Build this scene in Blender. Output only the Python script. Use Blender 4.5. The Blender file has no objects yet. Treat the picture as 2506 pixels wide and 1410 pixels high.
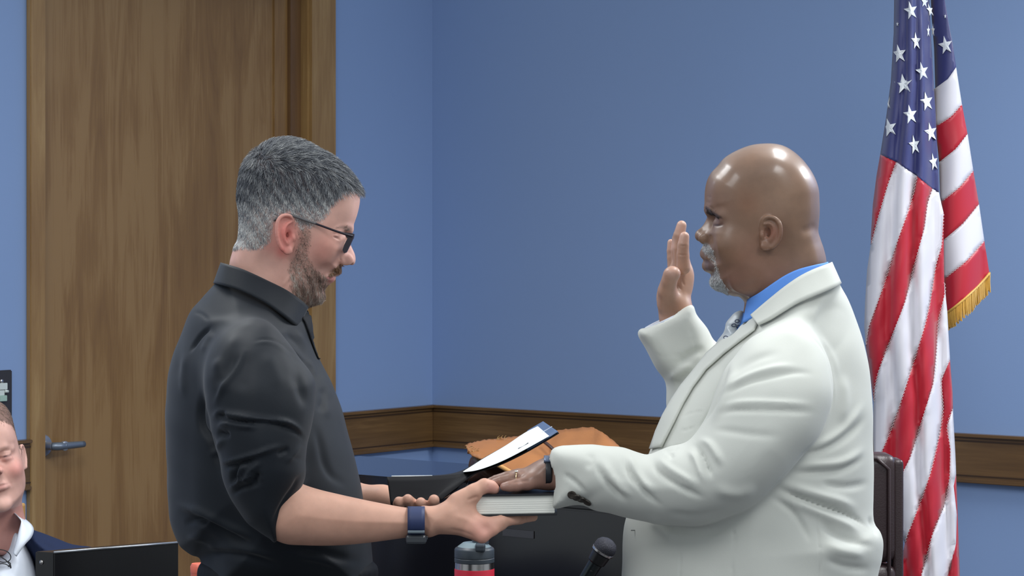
import bpy, bmesh, math, random
import numpy as np
from mathutils import Vector, Matrix
from mathutils.bvhtree import BVHTree
from mathutils.geometry import delaunay_2d_cdt

random.seed(7)
RNG = np.random.default_rng(7)
sc = bpy.context.scene
COL = sc.collection

# ------------------------------------------------------------------ camera, light, exposure
F = 5800.0          # focal length in pixels of the 2506 px wide frame
CX, CY, CAMZ = 1253.0, 595.0, 1.6
cam_d = bpy.data.cameras.new('camera')
cam = bpy.data.objects.new('camera', cam_d)
COL.objects.link(cam)
cam.location = (0, 0, CAMZ)
cam.rotation_euler = (math.pi / 2, 0, 0)
cam_d.sensor_width = 36.0
cam_d.lens = 36.0 * F / 2506.0
cam_d.shift_y = -(705.0 - CY) / 2506.0
cam_d.clip_start = 0.05
sc.camera = cam

world = bpy.data.worlds.new('world')
sc.world = world
world.use_nodes = True
world.node_tree.nodes['Background'].inputs[0].default_value = (0.86, 0.94, 1.0, 1)
world.node_tree.nodes['Background'].inputs[1].default_value = 0.56


def area(name, loc, size, power, target=None, color=(1, 1, 1), rot=(0, 0, 0)):
    d = bpy.data.lights.new(name, 'AREA')
    d.shape = 'RECTANGLE'
    d.size, d.size_y = size
    d.energy = power
    d.color = color
    o = bpy.data.objects.new(name, d)
    COL.objects.link(o)
    o.location = loc
    if target is not None:
        o.rotation_euler = (Vector(target) - Vector(loc)).to_track_quat('-Z', 'Y').to_euler()
    else:
        o.rotation_euler = rot
    return o


# recessed ceiling troffers of the room (the ceiling is 2.9 m up)
area('ceiling_troffer_light', (-1.3, 2.2, 2.88), (0.6, 1.2), 26, color=(.97, .99, 1))
area('ceiling_troffer_light', (1.3, 2.2, 2.88), (0.6, 1.2), 26, color=(.97, .99, 1))
area('ceiling_troffer_light', (-1.0, 4.6, 2.88), (0.6, 1.2), 26, color=(.97, .99, 1))
area('ceiling_troffer_light', (1.0, 4.3, 2.88), (0.6, 1.2), 32, color=(.97, .99, 1))
area('ceiling_troffer_light', (2.6, 5.4, 2.88), (0.6, 1.2), 72, color=(.97, .99, 1))
area('ceiling_troffer_light', (-2.4, 6.0, 2.88), (0.6, 1.2), 20, color=(.97, .99, 1))

sc.view_settings.view_transform = 'Standard'
sc.view_settings.look = 'None'
sc.view_settings.gamma = 1
sc.view_settings.use_curve_mapping = False
sc.view_settings.exposure = 0.0


# ------------------------------------------------------------------ helpers
def at(px, py, Y):
    return np.array([(px - CX) / F * Y, Y, CAMZ - (py - CY) / F * Y])


def srgb(r, g, b):
    def c(x):
        x = x / 255.0
        return x / 12.92 if x <= 0.04045 else ((x + 0.055) / 1.055) ** 2.4
    return (c(r), c(g), c(b), 1.0)


def tag(o, label=None, cat=None, group=None, kind=None):
    if label: o['label'] = label
    if cat: o['category'] = cat
    if group: o['group'] = group
    if kind: o['kind'] = kind
    return o


def empty(name, loc, label=None, cat=None, group=None):
    o = bpy.data.objects.new(name, None); o.empty_display_size = .05
    COL.objects.link(o)
    o.location = loc
    tag(o, label, cat, group)
    return o


def mesh_obj(name, verts, faces, mat=None, parent=None, smooth=True):
    me = bpy.data.meshes.new(name)
    if isinstance(faces, np.ndarray) and faces.shape[1] == 4 and len(faces) > 2000:
        nv, nf = len(verts), len(faces)
        me.vertices.add(nv)
        me.vertices.foreach_set('co', np.asarray(verts, np.float32).ravel())
        me.loops.add(nf * 4)
        me.loops.foreach_set('vertex_index', faces.astype(np.int32).ravel())
        me.polygons.add(nf)
        me.polygons.foreach_set('loop_start', np.arange(0, nf * 4, 4, dtype=np.int32))
        me.polygons.foreach_set('loop_total', np.full(nf, 4, np.int32))
        me.update(calc_edges=True)
    else:
        me.from_pydata([tuple(map(float, v)) for v in verts], [], [tuple(int(i) for i in f) for f in faces])
        me.update()
    if smooth:
        me.polygons.foreach_set('use_smooth', np.ones(len(me.polygons), bool))
    o = bpy.data.objects.new(name, me)
    COL.objects.link(o)
    if mat: me.materials.append(mat)
    if parent is not None:
        o.parent = parent
        if parent.type == 'EMPTY' or True:
            bpy_loc = parent_world(parent)
            o.matrix_parent_inverse = bpy_loc.inverted()
    return o


def parent_world(p):
    m = p.matrix_basis.copy()
    if p.parent is not None:
        m = parent_world(p.parent) @ p.matrix_parent_inverse @ m
    return m


def bm_obj(name, bm, mat=None, parent=None, smooth=False):
    me = bpy.data.meshes.new(name)
    bm.normal_update()
    bm.to_mesh(me)
    bm.free()
    if smooth:
        me.polygons.foreach_set('use_smooth', np.ones(len(me.polygons), bool))
    o = bpy.data.objects.new(name, me)
    COL.objects.link(o)
    if mat: me.materials.append(mat)
    if parent is not None:
        o.parent = parent
        o.matrix_parent_inverse = parent_world(parent).inverted()
    return o


def bm_box(bm, c, size, rz=0, bevel=0, M=None):
    r = bmesh.ops.create_cube(bm, size=1)
    vs = r['verts']
    m = Matrix.Translation(Vector(c)) @ (M if M is not None else Matrix.Rotation(rz, 4, 'Z')) @ Matrix.Diagonal((*size, 1))
    bmesh.ops.transform(bm, matrix=m, verts=vs)
    if bevel:
        es = list({e for v in vs for e in v.link_edges})
        bmesh.ops.bevel(bm, geom=es, offset=bevel, segments=2, affect='EDGES', profile=0.5)


def box_obj(name, c, size, mat, parent=None, rz=0, bevel=0.003):
    bm = bmesh.new()
    bm_box(bm, c, size, rz, bevel)
    return bm_obj(name, bm, mat, parent)


def lathe(name, prof, mat, M, parent=None, n=48, smooth=True):
    """prof: list of (radius, height); M maps local z-axis lathe to world"""
    vs, fs = [], []
    for r, z in prof:
        for k in range(n):
            a = 2 * math.pi * k / n
            vs.append(M @ Vector((r * math.cos(a), r * math.sin(a), z)))
    for i in range(len(prof) - 1):
        for k in range(n):
            k2 = (k + 1) % n
            fs.append((i * n + k, i * n + k2, (i + 1) * n + k2, (i + 1) * n + k))
    fs.append(tuple(range(n - 1, -1, -1)))
    fs.append(tuple(range((len(prof) - 1) * n, len(prof) * n)))
    o = mesh_obj(name, vs, fs, mat, parent, smooth)
    edge_split(o)
    return o


def edge_split(o, ang=35):
    me = o.data
    try:
        me.set_sharp_from_angle(angle=math.radians(ang))
    except Exception:
        pass


def catmull(pts, n=6, closed=False):
    pts = np.asarray(pts, float)
    N = len(pts)
    out = []
    rng = range(N) if closed else range(N - 1)
    for i in rng:
        if closed:
            p0, p1, p2, p3 = pts[(i - 1) % N], pts[i], pts[(i + 1) % N], pts[(i + 2) % N]
        else:
            p0 = pts[max(i - 1, 0)]; p1 = pts[i]; p2 = pts[i + 1]; p3 = pts[min(i + 2, N - 1)]
        for k in range(n):
            t = k / n
            out.append(0.5 * ((2 * p1) + (-p0 + p2) * t + (2 * p0 - 5 * p1 + 4 * p2 - p3) * t * t + (-p0 + 3 * p1 - 3 * p2 + p3) * t ** 3))
    if not closed:
        out.append(pts[-1])
    return np.array(out)


def tube(name, pts, rad, mat, parent=None, n=12, cap=True, sub=4):
    """smooth tube along world points; rad scalar or list"""
    pts = np.asarray(pts, float)
    rad = np.full(len(pts), rad) if np.isscalar(rad) else np.asarray(rad, float)
    pr = catmull(np.column_stack([pts, rad]), sub) if sub > 1 else np.column_stack([pts, rad])
    vs, fs = [], []
    prev = None
    for i in range(len(pr)):
        a = pr[max(i - 1, 0), :3]; b = pr[min(i + 1, len(pr) - 1), :3]
        t = Vector(b - a).normalized()
        if prev is None:
            ref = Vector((0, 0, 1)) if abs(t.z) < .9 else Vector((1, 0, 0))
            u = t.cross(ref).normalized()
        else:
            u = (prev - t * prev.dot(t)).normalized()
        prev = u
        w = t.cross(u)
        for k in range(n):
            ang = 2 * math.pi * k / n
            vs.append(Vector(pr[i, :3]) + (u * math.cos(ang) + w * math.sin(ang)) * pr[i, 3])
    for i in range(len(pr) - 1):
        for k in range(n):
            k2 = (k + 1) % n
            fs.append((i * n + k, i * n + k2, (i + 1) * n + k2, (i + 1) * n + k))
    if cap:
        fs.append(tuple(range(n - 1, -1, -1)))
        fs.append(tuple(range((len(pr) - 1) * n, len(pr) * n)))
    return mesh_obj(name, vs, fs, mat, parent)


# ------------------------------------------------------------------ implicit surfaces
def poly_sdf(poly, X, Y):
    """signed distance to closed polygon, negative inside"""
    A = poly; B = np.roll(poly, -1, axis=0)
    d2 = np.full(X.shape, 1e18); inside = np.zeros(X.shape, bool)
    for (ax, ay), (bx, by) in zip(A, B):
        ex, ey = bx - ax, by - ay
        L = ex * ex + ey * ey
        if L < 1e-12: continue
        wx, wy = X - ax, Y - ay
        t = np.clip((wx * ex + wy * ey) / L, 0, 1)
        d2 = np.minimum(d2, (wx - ex * t) ** 2 + (wy - ey * t) ** 2)
        c = ((ay > Y) != (by > Y))
        if ay != by:
            inside ^= c & (X < ex * (Y - ay) / (by - ay) + ax)
    return np.where(inside, -1, 1) * np.sqrt(d2)


def rbf(pts, X, Y, c=20.0):
    """multiquadric interpolation of scattered (x, y, value)"""
    P = np.asarray(pts, float)
    n = len(P)
    if n == 1: return np.full(X.shape, P[0, 2])
    S = 100.0
    r = np.hypot(P[:, None, 0] - P[None, :, 0], P[:, None, 1] - P[None, :, 1]) / S
    K = np.sqrt(r * r + (c / S) ** 2)
    A = np.zeros((n + 1, n + 1)); A[:n, :n] = K + np.eye(n) * 1e-9; A[:n, n] = 1; A[n, :n] = 1
    w = np.linalg.solve(A, np.append(P[:, 2], 0))
    out = np.full(X.shape, w[n])
    for i in range(n):
        out += w[i] * np.sqrt(((X - P[i, 0]) ** 2 + (Y - P[i, 1]) ** 2) / S ** 2 + (c / S) ** 2)
    return np.clip(out, P[:, 2].min(), P[:, 2].max())


class Table:
    def __init__(s, arr, x0, y0, st):
        s.a = arr.astype(np.float32); s.x0 = x0; s.y0 = y0; s.st = st

    def __call__(s, u, v):
        h, w = s.a.shape
        fx = np.clip((u - s.x0) / s.st, 0, w - 1.001); fy = np.clip((v - s.y0) / s.st, 0, h - 1.001)
        ix = fx.astype(np.int32); iy = fy.astype(np.int32)
        fx = fx - ix; fy = fy - iy
        a = s.a
        return (a[iy, ix] * (1 - fx) + a[iy, ix + 1] * fx) * (1 - fy) + (a[iy + 1, ix] * (1 - fx) + a[iy + 1, ix + 1] * fx) * fy


def smin(a, b, k):
    if k <= 0: return np.minimum(a, b)
    h = np.clip(0.5 + 0.5 * (b - a) / k, 0, 1)
    return b * (1 - h) + a * h - k * h * (1 - h)


def smax(a, b, k):
    return -smin(-a, -b, k)


class Field:
    """a list of shapes joined smoothly. Shapes are written in the side view (px, py, metres towards/away from the middle plane)"""
    def __init__(s, Y0, fold=False):
        s.Y0 = Y0; s.fold = fold; s.ops = []; s.MG = 0.022

    def W(s, p):
        return at(p[0], p[1], s.Y0 + p[2])

    # profile shape: outline polygon, R = lateral roundness at the rim, W = half width, C = middle plane offset
    def prof(s, poly, R, W, C=None, k=0.01, kc=0.03, op='add', sm=True, step=2.0, c=20.0):
        P = catmull(poly, 5, True) if sm else np.asarray(poly, float)
        mg = 45
        x0, y0 = P.min(0) - mg; x1, y1 = P.max(0) + mg
        gx = np.arange(x0, x1, step); gy = np.arange(y0, y1, step)
        X, Y = np.meshgrid(gx, gy)
        sc_ = s.Y0 / F
        T = Table(poly_sdf(P, X, Y) * sc_, x0, y0, step)
        cs = 4.0
        gx = np.arange(x0, x1, cs); gy = np.arange(y0, y1, cs)
        X, Y = np.meshgrid(gx, gy)
        TR = Table(rbf(R, X, Y, c), x0, y0, cs) if not np.isscalar(R) else R
        TW = Table(rbf(W, X, Y, c), x0, y0, cs) if not np.isscalar(W) else W
        TC = Table(rbf(C, X, Y, c), x0, y0, cs) if C is not None and not np.isscalar(C) else (C or 0.0)
        wmax = W if np.isscalar(W) else max(p[2] for p in W)
        if C is None or np.isscalar(C): c0 = c1 = (C or 0.0)
        else: c0 = min(p[2] for p in C); c1 = max(p[2] for p in C)

        def fn(u, v, dy, Pw):
            d = T(u, v)
            r = TR if np.isscalar(TR) else TR(u, v)
            w = TW if np.isscalar(TW) else TW(u, v)
            cc = TC if np.isscalar(TC) else TC(u, v)
            q = dy - cc
            a = (d + q * q / (2 * r)) / np.sqrt(1 + (q / r) ** 2)
            return smax(a, np.abs(q) - w, kc)
        s.ops.append((op, fn, (x0, x1, y0, y1, c0 - wmax - 0.03, c1 + wmax + 0.03), k, True))

    # chain of round cones; pts (px, py, dy, r)
    def chain(s, pts, k=0.004, op='add', ks=0.0, sm=False):
        if sm: pts = catmull(pts, 3)
        w = [(s.W(p), p[3]) for p in pts]
        A = np.array([x[0] for x in w]); rr = np.array([x[1] for x in w])
        lo = (A - rr[:, None]).min(0) - s.MG - k; hi = (A + rr[:, None]).max(0) + s.MG + k

        def fn(u, v, dy, P):
            d = None
            segs = list(zip(w[:-1], w[1:])) if len(w) > 1 else [(w[0], w[0])]
            for (a, ra), (b, rb) in segs:
                ab = (b - a).astype(np.float32); L = float(ab @ ab)
                pa = P - a.astype(np.float32)
                t = np.clip((pa @ ab) / L, 0, 1) if L > 1e-12 else np.zeros(len(P), np.float32)
                dd = np.linalg.norm(pa - t[:, None] * ab, axis=1) - (ra + (rb - ra) * t)
                d = dd if d is None else smin(d, dd, ks)
            return d
        s.ops.append((op, fn, (lo, hi), k, False))

    # ellipsoid, centre (px,py,dy), radii metres, optional rotation matrix (columns = axes)
    def ell(s, c, rad, k=0.01, op='add', rot=None):
        cw = s.W(c).astype(np.float32); rad = np.array(rad, np.float32)
        m = rad.max() + s.MG + k
        Rm = None if rot is None else np.array(rot, np.float32)

        def fn(u, v, dy, P):
            q = P - cw
            if Rm is not None: q = q @ Rm
            k0 = np.linalg.norm(q / rad, axis=1); k1 = np.linalg.norm(q / (rad * rad), axis=1) + 1e-9
            return k0 * (k0 - 1) / k1
        s.ops.append((op, fn, (cw - m, cw + m), k, False))

    def bounds(s):
        lo = np.full(3, 1e9); hi = -lo
        for op, fn, b, k, isp in s.ops:
            if op != 'add': continue
            if isp:
                pts = []
                for yy in (b[4], b[5]):
                    for uu in (b[0], b[1]):
                        for vv in (b[2], b[3]):
                            pts.append(at(uu, vv, s.Y0 + yy))
                pts = np.array(pts); a, c = pts.min(0), pts.max(0)
            else:
                a, c = b[0].copy(), b[1].copy()
            lo = np.minimum(lo, a); hi = np.maximum(hi, c)
        if s.fold:
            ymax = max(abs(lo[1] - s.Y0), abs(hi[1] - s.Y0))
            lo[1] = s.Y0 - ymax; hi[1] = s.Y0 + ymax
        return lo, hi

    def ev(s, P):
        Y = P[:, 1]
        u = CX + P[:, 0] * F / Y; v = CY - (P[:, 2] - CAMZ) * F / Y
        dy = Y - s.Y0
        if s.fold:
            dy = -np.abs(dy)
            Yn = s.Y0 + dy
            P = np.stack([(u - CX) / F * Yn, Yn, CAMZ - (v - CY) / F * Yn], 1)
        d = np.full(len(P), 0.3, np.float32)
        for op, fn, b, k, isp in s.ops:
            if isp:
                m = (u > b[0]) & (u < b[1]) & (v > b[2]) & (v < b[3]) & (dy > b[4]) & (dy < b[5])
            else:
                m = np.all((P > b[0]) & (P < b[1]), axis=1)
            if not m.any(): continue
            q = fn(u[m], v[m], dy[m], P[m])
            if op == 'add': d[m] = smin(d[m], q, k)
            elif op == 'sub': d[m] = smax(d[m], -q, k)
            elif op == 'and': d[m] = smax(d[m], q, k)
        return d


def union_ev(fields, k=0.008):
    def f(P):
        d = fields[0].ev(P)
        for g in fields[1:]:
            d = smin(d, g.ev(P), k)
        return d
    return f


def nets(f, lo, hi, h, B=8):
    """sparse surface nets: coarse blocks of B cells near the surface are refined"""
    H = h * B
    n = np.ceil((hi - lo) / H).astype(int) + 1
    gi = np.stack(np.meshgrid(*[np.arange(k) for k in n], indexing='ij'), -1).reshape(-1, 3)
    keep = []
    for s in range(0, len(gi), 400000):
        g = gi[s:s + 400000]
        c = (lo + (g + 0.5) * H).astype(np.float32)
        keep.append(g[np.abs(f(c)) < H * 1.05])
    blocks = np.concatenate(keep)
    loc = np.stack(np.meshgrid(*[np.arange(B + 1)] * 3, indexing='ij'), -1).reshape(-1, 3)
    S = n * B + 2

    def key(c):
        return (c[..., 0].astype(np.int64) * S[1] + c[..., 1]) * S[2] + c[..., 2]
    VK, VP, QE = [], [], []
    corners = np.array([[i, j, k] for i in (0, 1) for j in (0, 1) for k in (0, 1)])
    edges = [(a, b) for a in range(8) for b in range(a + 1, 8) if np.abs(corners[a] - corners[b]).sum() == 1]
    for s in range(0, len(blocks), 700):
        bl = blocks[s:s + 700]
        g = bl[:, None, :] * B + loc[None]
        val = f((lo + g.reshape(-1, 3) * h).astype(np.float32)).reshape(len(bl), B + 1, B + 1, B + 1)
        ins = val < 0
        cs = np.zeros((len(bl), B, B, B), np.int8)
        for c in corners:
            cs += ins[:, c[0]:c[0] + B, c[1]:c[1] + B, c[2]:c[2] + B]
        bi, ci, cj, ck = np.nonzero((cs > 0) & (cs < 8))
        if len(bi) == 0: continue
        cv = np.stack([val[bi, ci + c[0], cj + c[1], ck + c[2]] for c in corners], 1)
        acc = np.zeros((len(bi), 3)); cnt = np.zeros(len(bi))
        for a, b in edges:
            va, vb = cv[:, a], cv[:, b]
            m = (va < 0) != (vb < 0)
            t = np.where(m, va / np.where(m, va - vb, 1), 0)
            p = corners[a] + t[:, None] * (corners[b] - corners[a])
            acc += np.where(m[:, None], p, 0); cnt += m
        cell = bl[bi] * B + np.stack([ci, cj, ck], 1)
        VK.append(key(cell)); VP.append(lo + (cell + acc / cnt[:, None]) * h)
        for ax in range(3):
            o = [0, 0, 0]; o[ax] = 1
            va = ins[bi, ci, cj, ck]; vb = ins[bi, ci + o[0], cj + o[1], ck + o[2]]
            m = va != vb
            if m.any():
                QE.append((cell[m], np.full(m.sum(), ax), va[m]))
    VK = np.concatenate(VK); VP = np.concatenate(VP)
    uk, ui = np.unique(VK, return_index=True)
    VP = VP[ui]
    quads = []
    for cell, ax, fl in QE:
        a = ax[0]
        e1 = np.zeros(3, int); e2 = np.zeros(3, int); e1[(a + 1) % 3] = 1; e2[(a + 2) % 3] = 1
        ks = [key(cell - e1 - e2), key(cell - e2), key(cell), key(cell - e1)]
        idx = []
        ok = np.ones(len(cell), bool)
        for kk in ks:
            j = np.searchsorted(uk, kk); j = np.clip(j, 0, len(uk) - 1)
            ok &= uk[j] == kk; idx.append(j)
        q = np.stack(idx, 1)
        q = np.where(fl[:, None], q, q[:, ::-1])
        quads.append(q[ok])
    return VP, np.concatenate(quads)


def vnormals(V, Fq):
    n = np.cross(V[Fq[:, 2]] - V[Fq[:, 0]], V[Fq[:, 3]] - V[Fq[:, 1]])
    N = np.zeros_like(V)
    for i in range(4):
        for k in range(3):
            N[:, k] += np.bincount(Fq[:, i], n[:, k], len(V))
    return N / (np.linalg.norm(N, axis=1)[:, None] + 1e-12)


def smooth_mesh(V, Fq, it=2, lam=0.5, mu=-0.52):
    a = np.concatenate([Fq[:, 0], Fq[:, 1], Fq[:, 2], Fq[:, 3]]); b = np.concatenate([Fq[:, 1], Fq[:, 2], Fq[:, 3], Fq[:, 0]])
    deg = np.bincount(a, minlength=len(V)) + np.bincount(b, minlength=len(V))
    for _ in range(it):
        for l in (lam, mu):
            S = np.stack([np.bincount(a, V[b, k], len(V)) + np.bincount(b, V[a, k], len(V)) for k in range(3)], 1)
            V = V + l * (S / deg[:, None] - V)
    return V


def toimg(V):
    return CX + V[:, 0] * F / V[:, 1], CY - (V[:, 2] - CAMZ) * F / V[:, 1]


def seg_dist(poly, u, v):
    """distance and running position (0..1) to an open polyline; signed distance by side"""
    best = np.full(u.shape, 1e18); tt = np.zeros(u.shape); sg = np.ones(u.shape)
    L = np.hypot(*np.diff(poly, axis=0).T); cum = np.concatenate([[0], np.cumsum(L)])
    for i in range(len(poly) - 1):
        a, b = poly[i], poly[i + 1]; e = b - a; l2 = e @ e
        if l2 < 1e-9: continue
        wx, wy = u - a[0], v - a[1]
        t = np.clip((wx * e[0] + wy * e[1]) / l2, 0, 1)
        d2 = (wx - e[0] * t) ** 2 + (wy - e[1] * t) ** 2
        m = d2 < best
        best = np.where(m, d2, best); tt = np.where(m, (cum[i] + t * L[i]) / cum[-1], tt)
        sg = np.where(m, np.sign(e[0] * wy - e[1] * wx), sg)
    return np.sqrt(best), tt, sg


def strokes(V, N, items, Y0=None, near=True, both=False):
    """press folds into a surface. item: (pts, width_px, amp_m, kind[, dymax])  kind ridge (g), step (s), groove = negative amp"""
    u, v = toimg(V)
    face = np.clip(-N[:, 1] * 1.6, 0, 1) if not both else np.clip(np.abs(N[:, 1]) * 1.6, 0, 1)
    D = np.zeros(len(V))
    for it in items:
        pts, w, amp, kind = it[:4]
        dm = it[4] if len(it) > 4 else None
        P = catmull(pts, 5)
        m = (u > P[:, 0].min() - 3 * w) & (u < P[:, 0].max() + 3 * w) & (v > P[:, 1].min() - 3 * w) & (v < P[:, 1].max() + 3 * w) & (face > 0)
        if dm is not None: m &= (V[:, 1] - Y0) < dm
        idx = np.nonzero(m)[0]
        if len(idx) == 0: continue
        d, t, sg = seg_dist(P, u[idx], v[idx])
        tap = np.clip(np.minimum(t, 1 - t) * 3.2, 0, 1); tap = tap * tap * (3 - 2 * tap)
        if kind == 'g': s_ = np.exp(-(d / w) ** 2)
        elif kind == 'c': s_ = np.exp(-np.abs(d / w) * 1.6)
        else:  # step: high on the left of the stroke, fading away from it
            x = sg * d / w
            s_ = np.where(x > 0, -np.exp(-(x / .45) ** 2) * .6 + 0, 0) + np.where(x <= 0, np.exp(-(x / 1.2) ** 2) * (1 - np.exp(-(x / .25) ** 2)), 0)
        D[idx] += amp * s_ * tap * face[idx]
    return V + N * D[:, None]


def color_attr(o, cols, alpha=None):
    me = o.data
    a = me.color_attributes.new('Col', 'FLOAT_COLOR', 'POINT')
    c = np.ones((len(me.vertices), 4), np.float32); c[:, :3] = cols
    if alpha is not None: c[:, 3] = alpha
    a.data.foreach_set('color', c.ravel())


def mixc(C, w, col):
    return C * (1 - w[:, None]) + np.array(col[:3])[None] * w[:, None]


def soft_poly(poly, u, v, feather):
    P = catmull(poly, 4, True)
    m = (u > P[:, 0].min() - feather * 2) & (u < P[:, 0].max() + feather * 2) & (v > P[:, 1].min() - feather * 2) & (v < P[:, 1].max() + feather * 2)
    out = np.zeros(len(u))
    if m.any():
        d = poly_sdf(P, u[m], v[m])
        x = np.clip(0.5 - d / (2 * feather), 0, 1)
        out[m] = x * x * (3 - 2 * x)
    return out


def bvh_of(o):
    me = o.data
    V = np.empty(len(me.vertices) * 3, np.float32); me.vertices.foreach_get('co', V)
    M = parent_world(o)
    return BVHTree.FromPolygons([tuple(x) for x in V.reshape(-1, 3)], [tuple(p.vertices) for p in me.polygons])


def cast(bvh, px, py):
    d = Vector(at(px, py, 1.0) - np.array([0, 0, CAMZ])).normalized()
    return bvh.ray_cast(Vector((0, 0, CAMZ)), d)[:2]


def patch(name, poly, bvh, off, thick, mat, parent=None, step=5, sm=True, nrm=True, n=5, far=None, near=None):
    """cloth piece lying on a surface: its outline is cut in the side view and laid on the body below"""
    P = catmull(poly, n, True) if sm else np.asarray(poly, float)
    x0, y0 = P.min(0); x1, y1 = P.max(0)
    X, Y = np.meshgrid(np.arange(x0 + step / 2, x1, step), np.arange(y0 + step / 2, y1, step))
    d = poly_sdf(P, X, Y)
    I = np.stack([X[d < -step * .6], Y[d < -step * .6]], 1)
    pts = [Vector(p) for p in P] + [Vector(p) for p in I]
    nP = len(P)
    vs, es, fs, *_ = delaunay_2d_cdt(pts, [(i, (i + 1) % nP) for i in range(nP)], [], 1, 1e-4)
    vs = np.array([tuple(q) for q in vs])
    out = np.zeros((len(vs), 3)); okk = np.zeros(len(vs), bool)
    for i, (a, b) in enumerate(vs):
        h, nn = cast(bvh, a, b)
        if h is not None and (far is None or h.y < far) and (near is None or h.y > near):
            if nn.y > 0: nn = -nn
            o_ = nn * off if nrm else Vector((0, -off, 0))
            out[i] = (h + o_)[:]; okk[i] = True
    good = np.nonzero(okk)[0]
    for i in np.nonzero(~okk)[0]:
        dd = ((vs[good] - vs[i]) ** 2).sum(1); j = good[np.argmin(dd)]
        out[i] = at(vs[i][0], vs[i][1], out[j][1] + 0.002)
    # light smoothing of the depth
    o = mesh_obj(name, out, fs, mat, parent)
    bm = bmesh.new(); bm.from_mesh(o.data)
    for _ in range(2):
        bmesh.ops.smooth_vert(bm, verts=[v for v in bm.verts if not v.is_boundary], factor=.5, use_axis_x=True, use_axis_y=True, use_axis_z=True)
    bmesh.ops.recalc_face_normals(bm, faces=bm.faces)
    if sum(f.normal.y for f in bm.faces) > 0:
        bmesh.ops.reverse_faces(bm, faces=bm.faces)
    bm.to_mesh(o.data); bm.free()
    md = o.modifiers.new('thick', 'SOLIDIFY'); md.thickness = thick; md.offset = -1
    return o


def ruled(name, A, B, mat, parent=None, m=10, thick=0.002, bulge=0.0, n=6, both=None):
    """sheet between two world polylines"""
    A = catmull(A, n); B = catmull(B, n)
    L = len(A)
    assert len(A) == len(B)
    vs = []
    for j in range(m + 1):
        t = j / m
        row = A * (1 - t) + B * t
        if bulge:
            row = row + np.array([0, -1, 0]) * bulge * math.sin(math.pi * t)
        vs.append(row)
    vs = np.concatenate(vs)
    fs = [(j * L + i, j * L + i + 1, (j + 1) * L + i + 1, (j + 1) * L + i) for j in range(m) for i in range(L - 1)]
    o = mesh_obj(name, vs, fs, mat, parent)
    if thick:
        md = o.modifiers.new('thick', 'SOLIDIFY'); md.thickness = thick; md.offset = 0
    return o


# ------------------------------------------------------------------ materials
def mat_basic(name, col, rough=0.5, metal=0.0, spec=0.5, coat=0.0, bump=None, sheen=0.0, noise=None, sss=0.0, alpha=None, emit=None, coatr=.1, trans=0.0):
    m = bpy.data.materials.new(name); m.use_nodes = True
    nt = m.node_tree; b = nt.nodes['Principled BSDF']
    b.inputs['Base Color'].default_value = col
    b.inputs['Roughness'].default_value = rough
    b.inputs['Metallic'].default_value = metal
    b.inputs['Specular IOR Level'].default_value = spec
    b.inputs['Coat Weight'].default_value = coat
    b.inputs['Coat Roughness'].default_value = coatr
    b.inputs['Sheen Weight'].default_value = sheen
    b.inputs['Transmission Weight'].default_value = trans
    if sss:
        b.inputs['Subsurface Weight'].default_value = sss
        b.inputs['Subsurface Radius'].default_value = (1.0, 0.35, 0.2)
        b.inputs['Subsurface Scale'].default_value = 0.006
    geo = None
    if noise or bump:
        geo = nt.nodes.new('ShaderNodeNewGeometry')
    if noise:
        scale, amt = noise[:2]
        n = nt.nodes.new('ShaderNodeTexNoise'); n.inputs['Scale'].default_value = scale; n.inputs['Detail'].default_value = 5
        nt.links.new(geo.outputs['Position'], n.inputs['Vector'])
        mx = nt.nodes.new('ShaderNodeMix'); mx.data_type = 'RGBA'; mx.blend_type = 'MULTIPLY'; mx.inputs['Factor'].default_value = 1
        mr = nt.nodes.new('ShaderNodeMapRange'); mr.inputs['From Min'].default_value = .3; mr.inputs['From Max'].default_value = .7
        mr.inputs['To Min'].default_value = 1 - amt; mr.inputs['To Max'].default_value = 1 + amt
        nt.links.new(n.outputs['Fac'], mr.inputs['Value'])
        mx.inputs['A'].default_value = col
        nt.links.new(mr.outputs['Result'], mx.inputs['B'])
        nt.links.new(mx.outputs['Result'], b.inputs['Base Color'])
    if bump:
        kind, scale, st, dist = bump
        if kind == 'noise':
            n2 = nt.nodes.new('ShaderNodeTexNoise'); n2.inputs['Detail'].default_value = 4
        elif kind == 'voronoi':
            n2 = nt.nodes.new('ShaderNodeTexVoronoi')
        n2.inputs['Scale'].default_value = scale
        nt.links.new(geo.outputs['Position'], n2.inputs['Vector'])
        bp = nt.nodes.new('ShaderNodeBump'); bp.inputs['Strength'].default_value = st; bp.inputs['Distance'].default_value = dist
        nt.links.new(n2.outputs[0], bp.inputs['Height'])
        nt.links.new(bp.outputs['Normal'], b.inputs['Normal'])
    if emit:
        b.inputs['Emission Color'].default_value = emit[0]; b.inputs['Emission Strength'].default_value = emit[1]
    return m


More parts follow.
